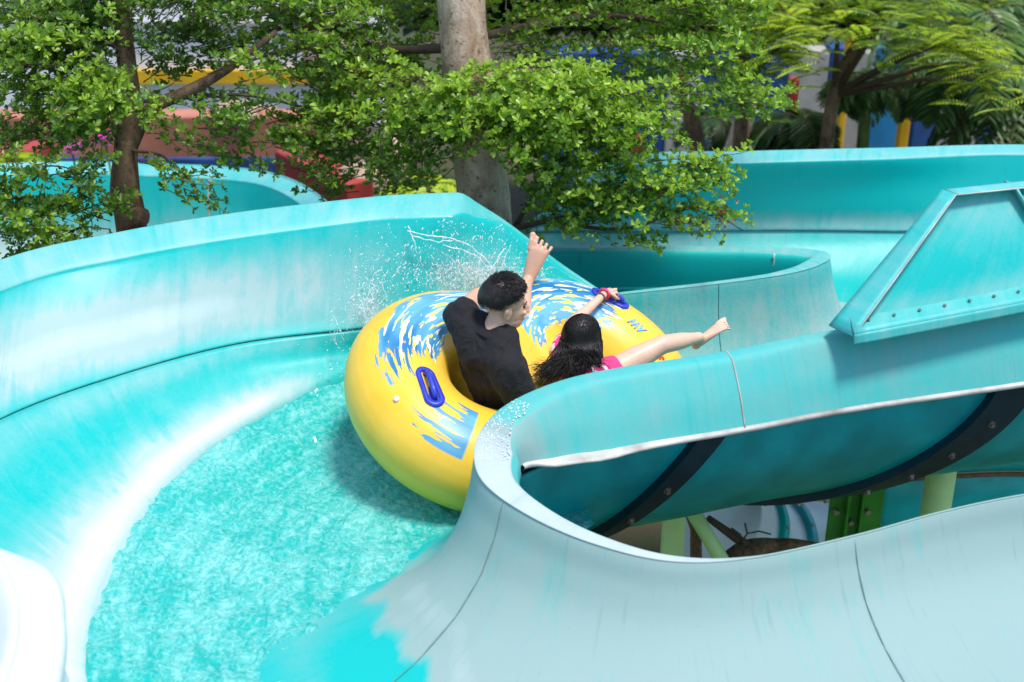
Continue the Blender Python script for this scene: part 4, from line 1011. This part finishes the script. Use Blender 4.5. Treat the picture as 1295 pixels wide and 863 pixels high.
def tree_left():
    rnd = random.Random(5); b0 = at(166, 292, 7.95)
    T = empty('broadleaf_tree', down(b0), 'slim brown-trunked leafy tree with a sawn stub, behind the left part of the slide wall', 'tree')
    fork = at(160, 175, 8.0)
    trunk_mesh([down(b0), Vector((b0.x, b0.y, -1.2)), b0, at(158, 240, 7.97), fork, at(165, 120, 8.05), at(158, 60, 8.1), at(150, -30, 8.2), at(140, -200, 8.3)], [.12, .1, .092, .082, .07, .055, .05, .045, .04], M_bark2, T, n=22, jit=.16)
    trunk_mesh([fork + Vector((0, 0, -.08)), at(190, 140, 8.0), at(240, 115, 8.0), at(290, 85, 8.0), at(350, 40, 8.1)], [.045, .04, .036, .028, .015], M_bark2, T, 'limb', n=12)
    st = MB(); a = at(160, 283, 7.95); st.tube([a, at(172, 276, 7.86), at(179, 274, 7.8)], [.06, .062, .055], 14, jit=.15); st.build('stub', M_bark2, T)
    lv = Leaves(); tw = MB(); root = at(160, 120, 8.1)
    M = lambda *a, **k: mass(lv, tw, *a, rnd, root=root, **k)
    M(70, 100, 7.8, 90, 62, .35, 80, .5); M(60, 45, 8.1, 110, 55, .4, 85, .2); M(150, 20, 8.3, 130, 40, .4, 90, .05); M(290, 8, 8.3, 110, 34, .4, 60, .15); M(130, 125, 7.7, 70, 35, .2, 30, .6)
    M(415, 60, 8.1, 40, 55, .3, 22, .4); M(330, 95, 7.9, 70, 26, .3, 16, .35, n=6); M(250, 70, 8.2, 70, 24, .2, 14, .1, n=6); M(300, 60, 8.3, 60, 20, .2, 16, .1, n=6); M(300, 140, 7.9, 70, 18, .2, 14, .3, n=7); M(350, 190, 7.9, 50, 25, .2, 9, .3, n=7); M(215, 130, 8.0, 40, 20, .2, 6, .1, n=6); M(390, 150, 8.1, 45, 30, .3, 12, .35, n=7); M(255, 175, 7.9, 50, 22, .2, 11, .2, n=7); M(215, 90, 8.1, 30, 30, .2, 4, .1, n=6)
    M(40, 165, 7.9, 70, 26, .3, 22, .15); M(120, 165, 8.0, 40, 18, .2, 8, .2); M(400, 225, 8.0, 30, 24, .2, 5, .3, n=6); M(340, 165, 8.0, 40, 16, .2, 4, .2, n=6)
    root = at(170, 180, 7.9); mass(lv, tw, 240, 235, 7.75, 42, 22, .12, 7, .55, rnd, root=root, n=7); mass(lv, tw, 215, 212, 7.8, 30, 10, .1, 3, .5, rnd, root=root, n=7)
    M(150, -150, 8.5, 300, 70, .8, 50, .3, L=.06, W=.03)
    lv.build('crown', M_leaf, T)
    def bough(pts, r0, r1): tw.tube([p for p in (lambda c: [c(x) for x in np.linspace(0, len(pts) - 1, len(pts) * 5)])(curve(list(enumerate(pts))))], list(np.linspace(r0, r1, len(pts) * 5)), 6)
    bough([at(160, 150, 8.0), at(110, 120, 7.9), at(40, 110, 7.8)], .025, .006); bough([at(163, 130, 8.05), at(300, 120, 8.0), at(400, 140, 8.1)], .014, .005); bough([at(160, 60, 8.1), at(60, 40, 8.1)], .02, .006)
    bough([at(165, 190, 7.95), at(210, 200, 7.85), at(255, 245, 7.75)], .01, .003); bough([at(290, 85, 8.0), at(380, 60, 8.1), at(420, 90, 8.1)], .012, .004)
    tw.build('branch', M_twig, T)
tree_left()
def bush():
    rnd = random.Random(9); b = at(60, 330, 7.6)
    T = empty('shrub', down(b), 'loose shrub with thin arching dark twigs at the far left', 'shrub')
    lv = Leaves(); tw = MB(); root = at(0, 330, 7.6)
    mass(lv, tw, 40, 290, 7.3, 90, 38, .25, 50, .35, rnd, root=root, n=7); mass(lv, tw, 20, 240, 7.3, 60, 35, .2, 14, .2, rnd, root=root, n=7); mass(lv, tw, 110, 225, 7.4, 40, 35, .15, 8, .1, rnd, root=root, n=7); mass(lv, tw, 120, 268, 7.45, 35, 18, .12, 7, .3, rnd, root=root, n=6)
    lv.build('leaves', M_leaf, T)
    for pts in ([(-20, 330), (10, 240), (60, 210), (130, 225)], [(30, 330), (70, 270), (110, 200)], [(0, 250), (60, 255), (140, 280)], [(50, 330), (95, 290), (140, 290)]):
        c = curve([(i, at(x, y, 7.4)) for i, (x, y) in enumerate(pts)]); tw.tube([c(x) for x in np.linspace(0, len(pts) - 1, 14)], list(np.linspace(.009, .003, 14)), 5)
    tw.tube([down(b), Vector((b.x, b.y, -1)), at(30, 335, 7.45)], [.05, .04, .02], 8)
    tw.build('stem', M_twig, T)
bush()
# ---- ground
def ground():
    t = NT('planted_ground'); ob = t.coord(); n1 = t.noise(ob, .8, 6, .65); n2 = t.noise(ob, 9, 4)
    t.base(t.mix(t.ramp(n1, [(.4, 0.), (.6, 1.)]), (.07, .055, .035), (.05, .075, .025)), .9, .2); t.bump(n2, .6, .05)
    me = bpy.data.meshes.new('ground'); N = 60; vs = []; fs = []
    for i in range(N + 1):
        for j in range(N + 1):
            x = -300 + 600 * i / N; y = -200 + 600 * j / N; vs.append((x, y, GZ))
    for i in range(N):
        for j in range(N): a = i * (N + 1) + j; fs.append((a, a + N + 1, a + N + 2, a + 1))
    me.from_pydata(vs, [], fs); o = link('ground', me, t.m, None, False); tag(o, kind='structure')
ground()
# ---- far left slide
def far_slide():
    T = empty('water_slide', (-4, 12, GZ), 'smaller aqua and white slide curving past behind the left tree', 'water slide')
    rim = curve([(0, at(-220, 232, 10.4)), (1, at(-60, 216, 11.0)), (2, at(60, 208, 11.3)), (3, at(170, 209, 11.4)), (4, at(300, 215, 11.3)), (5, at(365, 228, 10.9)), (6, at(415, 258, 10.1)), (7, at(450, 300, 9.2)), (8, at(430, 350, 8.4))])
    def rows(t):
        o = rim(t); d = rim(min(t + .1, 8)) - rim(max(t - .1, 0)); d.z = 0; d.normalize(); n = Vector((d.y, -d.x, 0))
        i = o + n * .16 + Vector((0, 0, -.03))
        return [o - n * .03 + Vector((0, 0, -.25)), o, o + n * .02 + Vector((0, 0, .01)), i - n * .02, i + Vector((0, 0, -.04)), i + n * .06 + Vector((0, 0, -.3)), i + n * .16 + Vector((0, 0, -.62)), i + n * .45 + Vector((0, 0, -.88)), i + n * .9 + Vector((0, 0, -.98)), i + n * 1.4 + Vector((0, 0, -.95))]
    def fd(t, v): return .35 if v < 3.6 else .1 + 1.0 * gauss(v, 6.1, .75) + .3 * gauss(v, 8, .5)
    o, G = loft(rows, 0, 8, 120, 44, 'trough', fd, lambda t, v: .3, M_gel, T)
    mb = MB(); mb.tube([surf_pt(G, 0, 8, 3.75, v) for v in np.linspace(.42, .8, 20)], .012, 5); mb.build('panel_joint', M_edge, T)
    mb = MB(); mb.tube([surf_pt(G, 0, 8, t, .73) for t in np.linspace(2, 5.5, 40)], .012, 5); mb.build('seam_line', M_seam, T)
far_slide()
# ---- painted walls, rocks and posts behind
def prism(a, b, zt, zb=GZ, th=.3):
    """upright slab from plan point a to b"""
    d = (b - a); d.z = 0; L = d.length; d.normalize(); c = (a + b) / 2; ang = math.atan2(d.y, d.x)
    mb = MB(); mb.box((c.x, c.y + th / 2, (zt + zb) / 2), (L, th, zt - zb), Matrix.Rotation(ang, 3, 'Z')); return mb
def slab(name, x0, x1, ytop, Y, mat, label=None, cat=None, parent=None, Yb=None, th=.3, zb=GZ, group=None):
    a, b = at(x0, ytop, Y), at(x1, ytop, Yb or Y); zt = (a.z + b.z) / 2
    o = prism(a, b, zt, zb, th).build(name, mat, parent, False); bevel(o, .02)
    if label: tag(o, label, cat, group)
    return o
terra = simple('terracotta_render', (.42, .16, .10), .85, .25, 2.5, .5); navy = simple('navy_paint', (.015, .07, .24), .6, .3, 3, .2); blue = simple('blue_paint', (.02, .22, .50), .55, .25, 2, .2)
red = simple('red_paint', (.34, .035, .025), .6, .3, 3, .2); grey = simple('grey_render', (.42, .41, .40), .85, .2, 3, .4); white = simple('white_render', (.80, .80, .80), .8, .06, 2, .3); yellow = simple('yellow_paint', (.75, .42, .01), .5, .15, 4, .1)
sand = simple('sandstone', (.42, .30, .21), .9, .35, 3, .8)
wl = slab('retaining_wall', -60, 445, 148, 14.5, terra, 'terracotta rendered wall with a navy base behind the far left slide', 'wall')
nb_ = slab('base_band', -60, 445, 200, 14.46, navy, parent=wl, th=.05)
slab('low_wall', -60, 52, 190, 12.6, red, 'low red painted wall at the far left behind the slide', 'low wall'); slab('low_wall', 362, 452, 214, 13.2, red, 'low red painted wall with sandstone rocks above it, left of the thick trunk', 'low wall', Yb=12.2)
# white building with yellow band
bw = empty('building', at(300, 60, 21) * 1, 'white building with a yellow stripe seen through the leaves above the terracotta wall', 'building'); bw.location.z = GZ; bpy.context.view_layer.update()
slab('wall', -80, 470, -60, 21, white, parent=bw, th=2)
mbb = MB(); a, b = at(150, 97, 20.93), at(470, 97, 20.93); mbb.box(((a.x + b.x) / 2, 20.93, a.z), (b.x - a.x, .1, .2)); mbb.build('stripe', yellow, bw, False)
mbb = MB(); a, b = at(150, 30, 20.9), at(470, 30, 20.9); mbb.box(((a.x + b.x) / 2, 20.95, a.z), (b.x - a.x, .1, .05)); mbb.build('ledge', grey, bw, False)
def rock(px, py, Y, rx, ry, label, seed):
    c = at(px, py, Y); bm = bmesh.new(); bmesh.ops.create_icosphere(bm, subdivisions=4, radius=1); s = (c - cam.location).length / F
    for v in bm.verts:
        k = 1 + .28 * mn.noise(v.co * 1.3 + Vector((seed, 0, 0))) + .1 * mn.noise(v.co * 4 + Vector((0, seed, 0))); v.co = Vector((v.co.x * rx * s * k, v.co.y * rx * s * k * .8, v.co.z * ry * s * k))
    me = bpy.data.meshes.new('rock'); bm.to_mesh(me); bm.free(); o = link('rock', me, sand); o.location = c; tag(o, label, 'rock', 'sandstone rocks'); return o
rock(296, 142, 14.6, 30, 15, 'flat beige rock lying on top of the terracotta wall', 1); rock(412, 72, 15.4, 26, 52, 'tall beige boulder high up above the rock pillar', 2); rock(432, 155, 14.2, 20, 95, 'beige rock pillar left of the thick trunk', 3)
rock(455, 235, 12.6, 34, 28, 'beige rock low down behind the slide wall, left of the thick trunk', 4); rock(335, 145, 14.9, 18, 12, 'small beige rock on the wall top beside the flat one', 5)
# leaning bare trunks
def pole_tree(x0, y0, x1, y1, Y, r, mat, label, name='bare_trunk'):
    a, b = at(x0, y0, Y), at(x1, y1, Y); k = (GZ - b.z) / (b.z - a.z); g = b + (b - a) * k
    mb = MB(); mb.tube([g, b.lerp(g, .5), b, a.lerp(b, .5) + Vector((.02, 0, 0)), a], [r * 1.3, r * 1.15, r, r * .9, r * .8], 12, jit=.15); o = mb.build(name, mat); return tag(o, label, 'tree trunk')
pole_tree(488, 150, 515, 250, 11.5, .06, M_bark, 'pale leaning bare trunk just left of the thick trunk'); pole_tree(852, 85, 885, 195, 12.5, .08, M_bark2, 'tan bare trunk leaning in front of the grey wall panel')
pole_tree(948, 110, 928, 195, 13, .11, M_bark, 'stout grey bare trunk below the yellow-green feathery tree'); pole_tree(640, 160, 690, 225, 11, .035, M_bark, 'thin pale stick leaning to the left behind the thick trunk'); 
# right hand painted wall
pw = empty('painted_wall', at(1050, 190, 15) * 1, 'tall wall painted in blue, navy and grey panels behind the trees on the right', 'wall'); pw.location.z = GZ; bpy.context.view_layer.update()
for i, (x0, x1, m) in enumerate(((690, 822, navy), (822, 846, navy), (846, 888, grey), (888, 1000, navy), (1000, 1050, grey), (1050, 1070, navy), (1070, 1108, grey), (1108, 1150, blue), (1166, 1200, navy), (1200, 1252, grey), (1252, 1275, navy), (1275, 1420, sand))):
    slab('wall_panel', x0, x1, 60 if i % 2 else 66, 15 + .02 * (i % 2), m, parent=pw)
slab('post', 1150, 1164, 60, 14.6, yellow, 'bright yellow square post against the blue wall panel', 'post', th=.12)
slab('post', 1072, 1082, 40, 14.6, yellow, 'thin yellow post half hidden by dark foliage on the right', 'post', th=.1)
def awn():
    a, b, c_, d = at(1085, 145, 14.3), at(1165, 122, 14.3), at(1165, 108, 14.3), at(1085, 120, 14.3); mb = MB()
    off = Vector((0, .12, 0)); vs = [a, b, c_, d, a + off, b + off, c_ + off, d + off]; mb.add(vs, [(0, 1, 2, 3), (7, 6, 5, 4), (0, 4, 5, 1), (1, 5, 6, 2), (2, 6, 7, 3), (3, 7, 4, 0)])
    tag(mb.build('beam', red, None, False), 'sloping red beam meeting the top of the yellow post', 'beam')
awn()
for x0, x1, yt, zb_, lab in ((770, 815, 172, -2.5, 'red planter edge behind the low bough, right of the thick trunk'), (1000, 1012, 100, GZ, 'narrow red upright between the grey and navy panels')):
    slab('red_panel', x0, x1, yt, 13.5, red, lab, 'panel', th=.1)
def fronds(lv, tw, c, nf, L, rnd, leafL, leafW, tone, arch=.6, up=.5, dirs=None):
    for i in range(nf):
        th = rnd.uniform(0, 2 * math.pi); d = Vector((math.cos(th), math.sin(th), up + rnd.uniform(-.3, .5))).normalized(); p = c.copy(); pts = [p]; l = L * rnd.uniform(.7, 1.1)
        for k in range(16):
            d = (d + Vector((0, 0, -arch * .16))).normalized(); p = p + d * l / 16; pts.append(p)
            s = d.cross(Vector((0, 0, 1))).normalized(); w = math.sin(math.pi * min((k + 2) / 17, 1)) ** .6
            if k > 1:
                for sg in (-1, 1):
                    for h in (0, .5): lv.add(p + d * l / 32 * h, s * sg + d * .55 + Vector((0, 0, -.25)), Vector((0, 0, 1)) - s * sg * .3, leafL * w * rnd.uniform(.8, 1.1), leafW, tone + rnd.uniform(-.15, .15))
        tw.tube(pts, [.008 * (1 - k / 20) for k in range(17)], 4, cap=False)
def palm(px, py, Y, r, nf, L, label, seed, tone=.4, leafL=.3, lean=0, mat=None):
    rnd = random.Random(seed); c = at(px, py, Y); T = empty('palm_tree', down(c), label, 'palm', 'palms behind the slide')
    g = down(c); g.x += lean; trunk_mesh([g, g.lerp(c, .5) + Vector((.03, 0, 0)), c], [r * 1.25, r, r * .9], M_bark2 if mat is None else mat, T, n=12)
    lv = Leaves(); tw = MB(); fronds(lv, tw, c, nf, L, rnd, leafL, .035, tone, 1.0, .5); lv.build('fronds', M_palm, T); tw.build('frond_ribs', M_twig, T)
grn = simple('green_stem', (.10, .16, .03), .7, .3, 8, .2)
palm(1098, 100, 12.6, .06, 9, .55, 'palm with a green mossy trunk beside the blue panel', 1, .35, mat=grn)
palm(1232, 20, 13.2, .10, 40, 1.5, 'tall pale-green palm with hanging fronds near the right edge', 2, .75)
palm(1222, 75, 12.4, .08, 24, .8, 'palm with dense drooping fronds right of the yellow post', 3, .5)
palm(1010, 150, 12.8, .06, 14, .6, 'dark low palm in the shade left of the green-trunked one', 4, .0)
palm(1300, 110, 12.5, .08, 26, 1.2, 'palm cut by the right edge of the picture', 5, .4)
palm(905, 150, 13.4, .05, 10, .5, 'small dark palm behind the tan leaning trunk', 6, .05)
def feather_tree(label, px, py, Y, masses, seed, trunk_top):
    rnd = random.Random(seed); c = at(px, py, Y); T = empty('feathery_tree', down(c), label, 'tree', 'feathery trees behind the slide on the right')
    trunk_mesh([down(c), down(c, -1.5), c, at(*trunk_top)], [.08, .07, .06, .035], M_bark2, T, n=12); lv = Leaves(); tw = MB()
    for (mx, my, mY, rx, ry, n_, tone) in masses:
        cc = at(mx, my, mY); sc = (cc - cam.location).length / F
        for i in range(n_):
            p = cc + Vector((rnd.gauss(0, .5) * rx * sc, rnd.gauss(0, .4), rnd.gauss(0, .5) * ry * sc)); th = rnd.uniform(0, 6.3); d = Vector((math.cos(th), math.sin(th), rnd.uniform(-.15, .35))).normalized(); d.y = abs(d.y) if d.y < -.6 else d.y; q = p.copy(); s = d.cross(Vector((0, 0, 1))).normalized(); pts = [q.copy()]
            for k in range(13):
                q = q + d * .026; d = (d + Vector((0, 0, -.05))).normalized(); pts.append(q.copy()); tn = tone + rnd.uniform(-.1, .1)
                for sg in (-1, 1): lv.add(q, s * sg + d * .35, Vector((0, 0, 1)) + Vector((rnd.uniform(-.3, .3), 0, 0)), .075 * math.sin(math.pi * (k + 1.5) / 15) + .012, .017, tn)
            tw.tube(pts, .004, 3, cap=False)
        tw.tube([c, c.lerp(cc, .6) + Vector((0, 0, .05)), cc], [.035, .02, .008], 6)
    lv.build('crown', M_feather, T); tw.build('branch', M_twig, T)
feather_tree('feathery tree with yellow tips above the stout grey trunk', 940, 110, 12.2, [(950, 35, 11.8, 80, 55, 100, .45), (1000, 50, 11.5, 60, 45, 80, .85), (940, 85, 12., 40, 40, 34, .3), (1000, 5, 12, 110, 25, 80, .8)], 3, (935, 40, 12.2))
feather_tree('feathery deep green tree spreading over the palms at the right', 1055, 120, 12.0, [(1130, 15, 11.6, 110, 34, 110, .3), (1210, 50, 11.4, 50, 22, 36, .5), (1245, 75, 11.2, 40, 20, 40, .85), (1060, 30, 11.8, 50, 26, 26, .3), (1245, 100, 11.3, 36, 18, 24, .6), (1150, -20, 12, 180, 30, 90, .1), (1205, 45, 11.3, 30, 12, 16, .9)], 4, (1110, 20, 12))
def backwood():
    rnd = random.Random(77); lv = Leaves()
    for i in range(3600):
        px = rnd.uniform(-60, 1380); py = rnd.uniform(-60, 30)
        if px < 520: continue
        Y = rnd.uniform(15.5, 18) if px > 480 else rnd.uniform(17, 20)
        if px < 480 and not (px < 170 or px > 440) and py > 10: continue
        lv.rosette(at(px, py, Y), Vector((rnd.uniform(-1, 1), rnd.uniform(-1, .2), rnd.uniform(.2, 1))), 7, .34, .15, rnd.uniform(-.2, .35), rnd)
    o = lv.build('thicket', M_leafd, None); tag(o, 'dark mass of foliage far behind the trees and painted walls', 'thicket', kind='stuff')
backwood()
def low_plants():
    rnd = random.Random(6)
    for (px, py, Y, lab, tone, col) in ((540, 225, 11, 'yellow-leaved plant beside the thick trunk, seen under the leaves', .95, M_feather), (1000, 165, 13, 'dark bushy plant under the palms on the right', 0, M_palm), (960, 165, 13.5, 'dark broad plant by the foot of the stout grey trunk', .05, M_palm), (770, 195, 12, 'green plant by the red planter edge', .5, M_feather), (18, 196, 12.2, 'small pale plant before the red low wall at the far left', .7, M_feather)):
        c = at(px, py + 15, Y); T = empty('bushy_plant', down(c), lab, 'plant'); lv = Leaves(); tw = MB(); fronds(lv, tw, c, 18, .55, rnd, .16, .035, tone, 1., .8); lv.build('leaves', col, T)
        tw.tube([down(c), c], .02, 6); tw.build('stem', M_twig, T)
low_plants()
def flower(px, py, Y, lab):
    c = at(px, py, Y); T = empty('pink_flower', down(c), lab, 'flower', 'tall pink flowers'); mb = MB(); mb.tube([down(c), c + Vector((.03, 0, -.6)), c], [.012, .01, .008], 6); mb.build('stem', grn, T)
    lv = Leaves(); rnd = random.Random(px); lv.rosette(c, Vector((0, 0, 1)), 9, .11, .06, .5, rnd, (.2, .7)); lv.rosette(c, Vector((0, 0, 1)), 9, .12, .06, .5, rnd, (.8, 1.3)); lv.build('petals', leaf_mat('pink_petals', (.45, .03, .28), (.65, .08, .42), (.75, .2, .55), .3), T)
flower(92, 196, 10.6, 'left one of the two pink flowers behind the left tree'); flower(134, 184, 10.7, 'right and taller one of the two pink flowers behind the left tree')
# ---- under the hull: supports and lower pipes
lime = simple('lime_paint', (.50, .78, .30), .5, .12, 5, .1); green = simple('green_paint', (.03, .22, .02), .5, .25, 6, .15)
def support(label, px, py, Y, w, full):
    c = at(px, py, Y); T = empty('slide_support', down(c), label, 'support', 'painted steel supports under the slide')
    if full:
        mb = MB(); a, b = at(1052, 612, Y), at(1120, 612, Y); mb.box(((a.x + b.x) / 2, Y, a.z - .25), (b.x - a.x, .03, .56)); p = mb.build('bracket_plate', green, T, False); bevel(p)
        for dx in (-.06, .02):
            m2 = MB(); m2.box(((a.x + b.x) / 2 + dx, Y - .04, a.z - .25), (.016, .06, .5)); bevel(m2.build('gusset', green, T, False), .003)
        for k in range(3):
            q = Vector(((a.x + b.x) / 2 - .03 + .09 * (k - 1), Y - .03, a.z - .16 - .07 * (k % 2))); m3 = MB(); m3.tube([q, q + Vector((0, -.03, 0))], .016, 6); m3.build('bolt', M_bolt, T, False)
        m4 = MB(); a4, b4 = at(1190, 600, Y + .1), at(1200, 600, Y + .1); m4.tube([Vector((a4.x, a4.y, GZ)), Vector((a4.x, a4.y, .1))], .085, 24); m4.build('column', lime, T)
        m5 = MB(); m5.tube([at(1020, 600, Y + .2), at(1085, 640, Y + .05)], .05, 8); m5.build('brace', green, T)
        m6 = MB(); a6 = at(1090, 690, Y); m6.tube([Vector((a6.x, Y + .05, GZ)), Vector((a6.x, Y + .05, a6.z))], .06, 20); m6.build('post', lime, T)
    else:
        mb = MB(); a = at(853, 650, Y); mb.box((a.x, Y, a.z - .35), (.13, .04, .7)); bevel(mb.build('bracket_plate', lime, T, False), .012)
        m2 = MB(); m2.tube([at(872, 640, Y + .1), at(915, 712, Y + .05), at(960, 790, Y)], .045, 16); m2.build('brace', lime, T)
        m3 = MB(); m3.tube([Vector((a.x, Y + .08, GZ)), Vector((a.x, Y + .08, a.z - .1))], .06, 20); m3.build('post', lime, T)
support('lime plate and slanting brace under the middle of the slide', 853, 650, 7.0, .13, False)
support('dark green bolted bracket with a lime column under the right hull rib', 1085, 640, 6.9, .2, True)
def tube_slide():
    T = empty('tube_slide', (1.8, 8.6, GZ), 'pale fibreglass tube of a lower slide glimpsed under the hull', 'tube slide')
    c = curve([(0, at(905, 660, 8.2)), (1, at(960, 690, 8.4)), (2, at(1050, 700, 8.7)), (3, at(1200, 730, 9.2)), (4, at(1400, 760, 9.6))]); mb = MB(); pts = [c(x) for x in np.linspace(0, 4, 50)]; mb.tube(pts, .36, 40); mb.build('tube', simple('pale_tube', (.60, .70, .70), .4, .15, 3, .1), T)
    for x in (.55, 1.25, 2.4):
        m = MB(); d = (c(x + .05) - c(x)).normalized(); m.tube([c(x) - d * .035, c(x) + d * .035], .40, 40); rb_ = m.build('joint_ring', M_gel2 if x != 1.25 else simple('aqua_ring', (.02, .35, .38), .5), T); a1 = d.orthogonal().normalized(); b1 = d.cross(a1)
        for k in range(14):
            a = 2 * math.pi * k / 14; q = c(x) + (a1 * math.cos(a) + b1 * math.sin(a)) * .40; bb = MB(); bb.ball(q, .014, None, 6, 4); bb.build('bolt', M_bolt, rb_)
tube_slide()
def lower_slide():
    T = empty('water_slide', (3.4, 8, GZ), 'lower turquoise slide with a rusty rim line at the right edge, under the hull', 'water slide')
    rim = curve([(0, at(1120, 606, 7.6)), (1, at(1216, 600, 7.6)), (2, at(1295, 598, 7.6)), (3, at(1420, 604, 7.5))])
    def rows(t):
        o = rim(t); return [o + Vector((0, .9, .12)), o + Vector((0, .5, .28)), o + Vector((0, .12, .34)), o + Vector((0, .03, .3)), o + Vector((0, 0, .01))]
    loft(rows, 0, 3, 40, 24, 'upper_shell', lambda t, v: .15, None, M_gel, T)
    def rows2(t):
        o = rim(t); return [o + Vector((0, .02, -.03)), o + Vector((0, 0, -.2)), o + Vector((0, .1, -.5)), o + Vector((0, .5, -.8)), o + Vector((0, 1.2, -.9))]
    loft(rows2, 0, 3, 40, 24, 'lower_shell', None, None, M_hull, T)
    mb = MB(); mb.tube([rim(x) + Vector((0, -.01, -.005)) for x in np.linspace(0, 3, 30)], .014, 6); mb.build('rim_line', simple('rust', (.22, .10, .05), .8, .4, 20, .3), T)
lower_slide()
def logs():
    pts = [at(868, 640, 7.3), at(880, 670, 7.25), at(880, 720, 7.25)]; g = down(pts[-1]); mb = MB(); mb.tube([pts[0], pts[1], pts[2], g], [.03, .035, .04, .06], 10, jit=.3); tag(mb.build('thin_trunk', M_bark2), 'thin brown trunk rising beside the lime support plate', 'tree trunk')
    T = empty('fallen_branch', at(960, 700, 7.3), 'rough brown fallen branch with bare twigs lying under the hull', 'branch'); mb = MB(); c = curve([(0, at(905, 720, 7.2)), (1, at(950, 696, 7.25)), (2, at(1000, 688, 7.3)), (3, at(1060, 700, 7.35)), (4, at(1110, 720, 7.4))])
    mb.tube([c(x) for x in np.linspace(0, 4, 30)], [.05 + .02 * math.sin(x * 2) for x in np.linspace(0, 4, 30)], 10, jit=.35); mb.build('wood', M_bark2, T)
    m2 = MB(); m2.tube([at(895, 655, 7.28), at(930, 680, 7.25), at(960, 700, 7.25)], [.02, .025, .03], 6, jit=.3)
    for q in ([(935, 690), (945, 675), (960, 672), (975, 676)], [(945, 675), (942, 662)], [(940, 690), (936, 676), (925, 668)]): m2.tube([at(x, y, 7.22) for x, y in q], .006, 4)
    m2.build('twigs', M_twig, T)
logs()
def pillars():
    for (x, y, Y, lab) in ((2.2, 8.5, 0, 'p'),): pass
#<BG
# ------------------------------------------------------------------ world & render
w = bpy.data.worlds.new('World'); S.world = w; w.use_nodes = True; nt = w.node_tree; nt.nodes.clear()
SUN = Vector((.24, -.16, .94)).normalized()
el = math.asin(SUN.z); az = math.atan2(SUN.x, SUN.y)
sky = nt.nodes.new('ShaderNodeTexSky'); sky.sky_type = 'NISHITA'; sky.sun_disc = False; sky.sun_elevation = el; sky.sun_rotation = az
bg = nt.nodes.new('ShaderNodeBackground'); bg.inputs[1].default_value = .15; out = nt.nodes.new('ShaderNodeOutputWorld')
nt.links.new(sky.outputs[0], bg.inputs[0]); nt.links.new(bg.outputs[0], out.inputs[0])
ld = bpy.data.lights.new('sun', 'SUN'); ld.energy = 2.4; ld.angle = R(12); ld.color = (1, .95, .88)
lo = bpy.data.objects.new('sun', ld); C.objects.link(lo); lo.rotation_euler = SUN.to_track_quat('Z', 'Y').to_euler(); lo.location = (0, 0, 20)
S.view_settings.view_transform = 'Standard'; S.view_settings.look = 'None'; S.view_settings.exposure = 0.76; S.view_settings.gamma = 1
S.render.engine = 'CYCLES'; S.cycles.use_denoising = True; S.cycles.max_bounces = 6; S.cycles.sample_clamp_indirect = 6; S.cycles.caustics_reflective = False; S.cycles.caustics_refractive = False
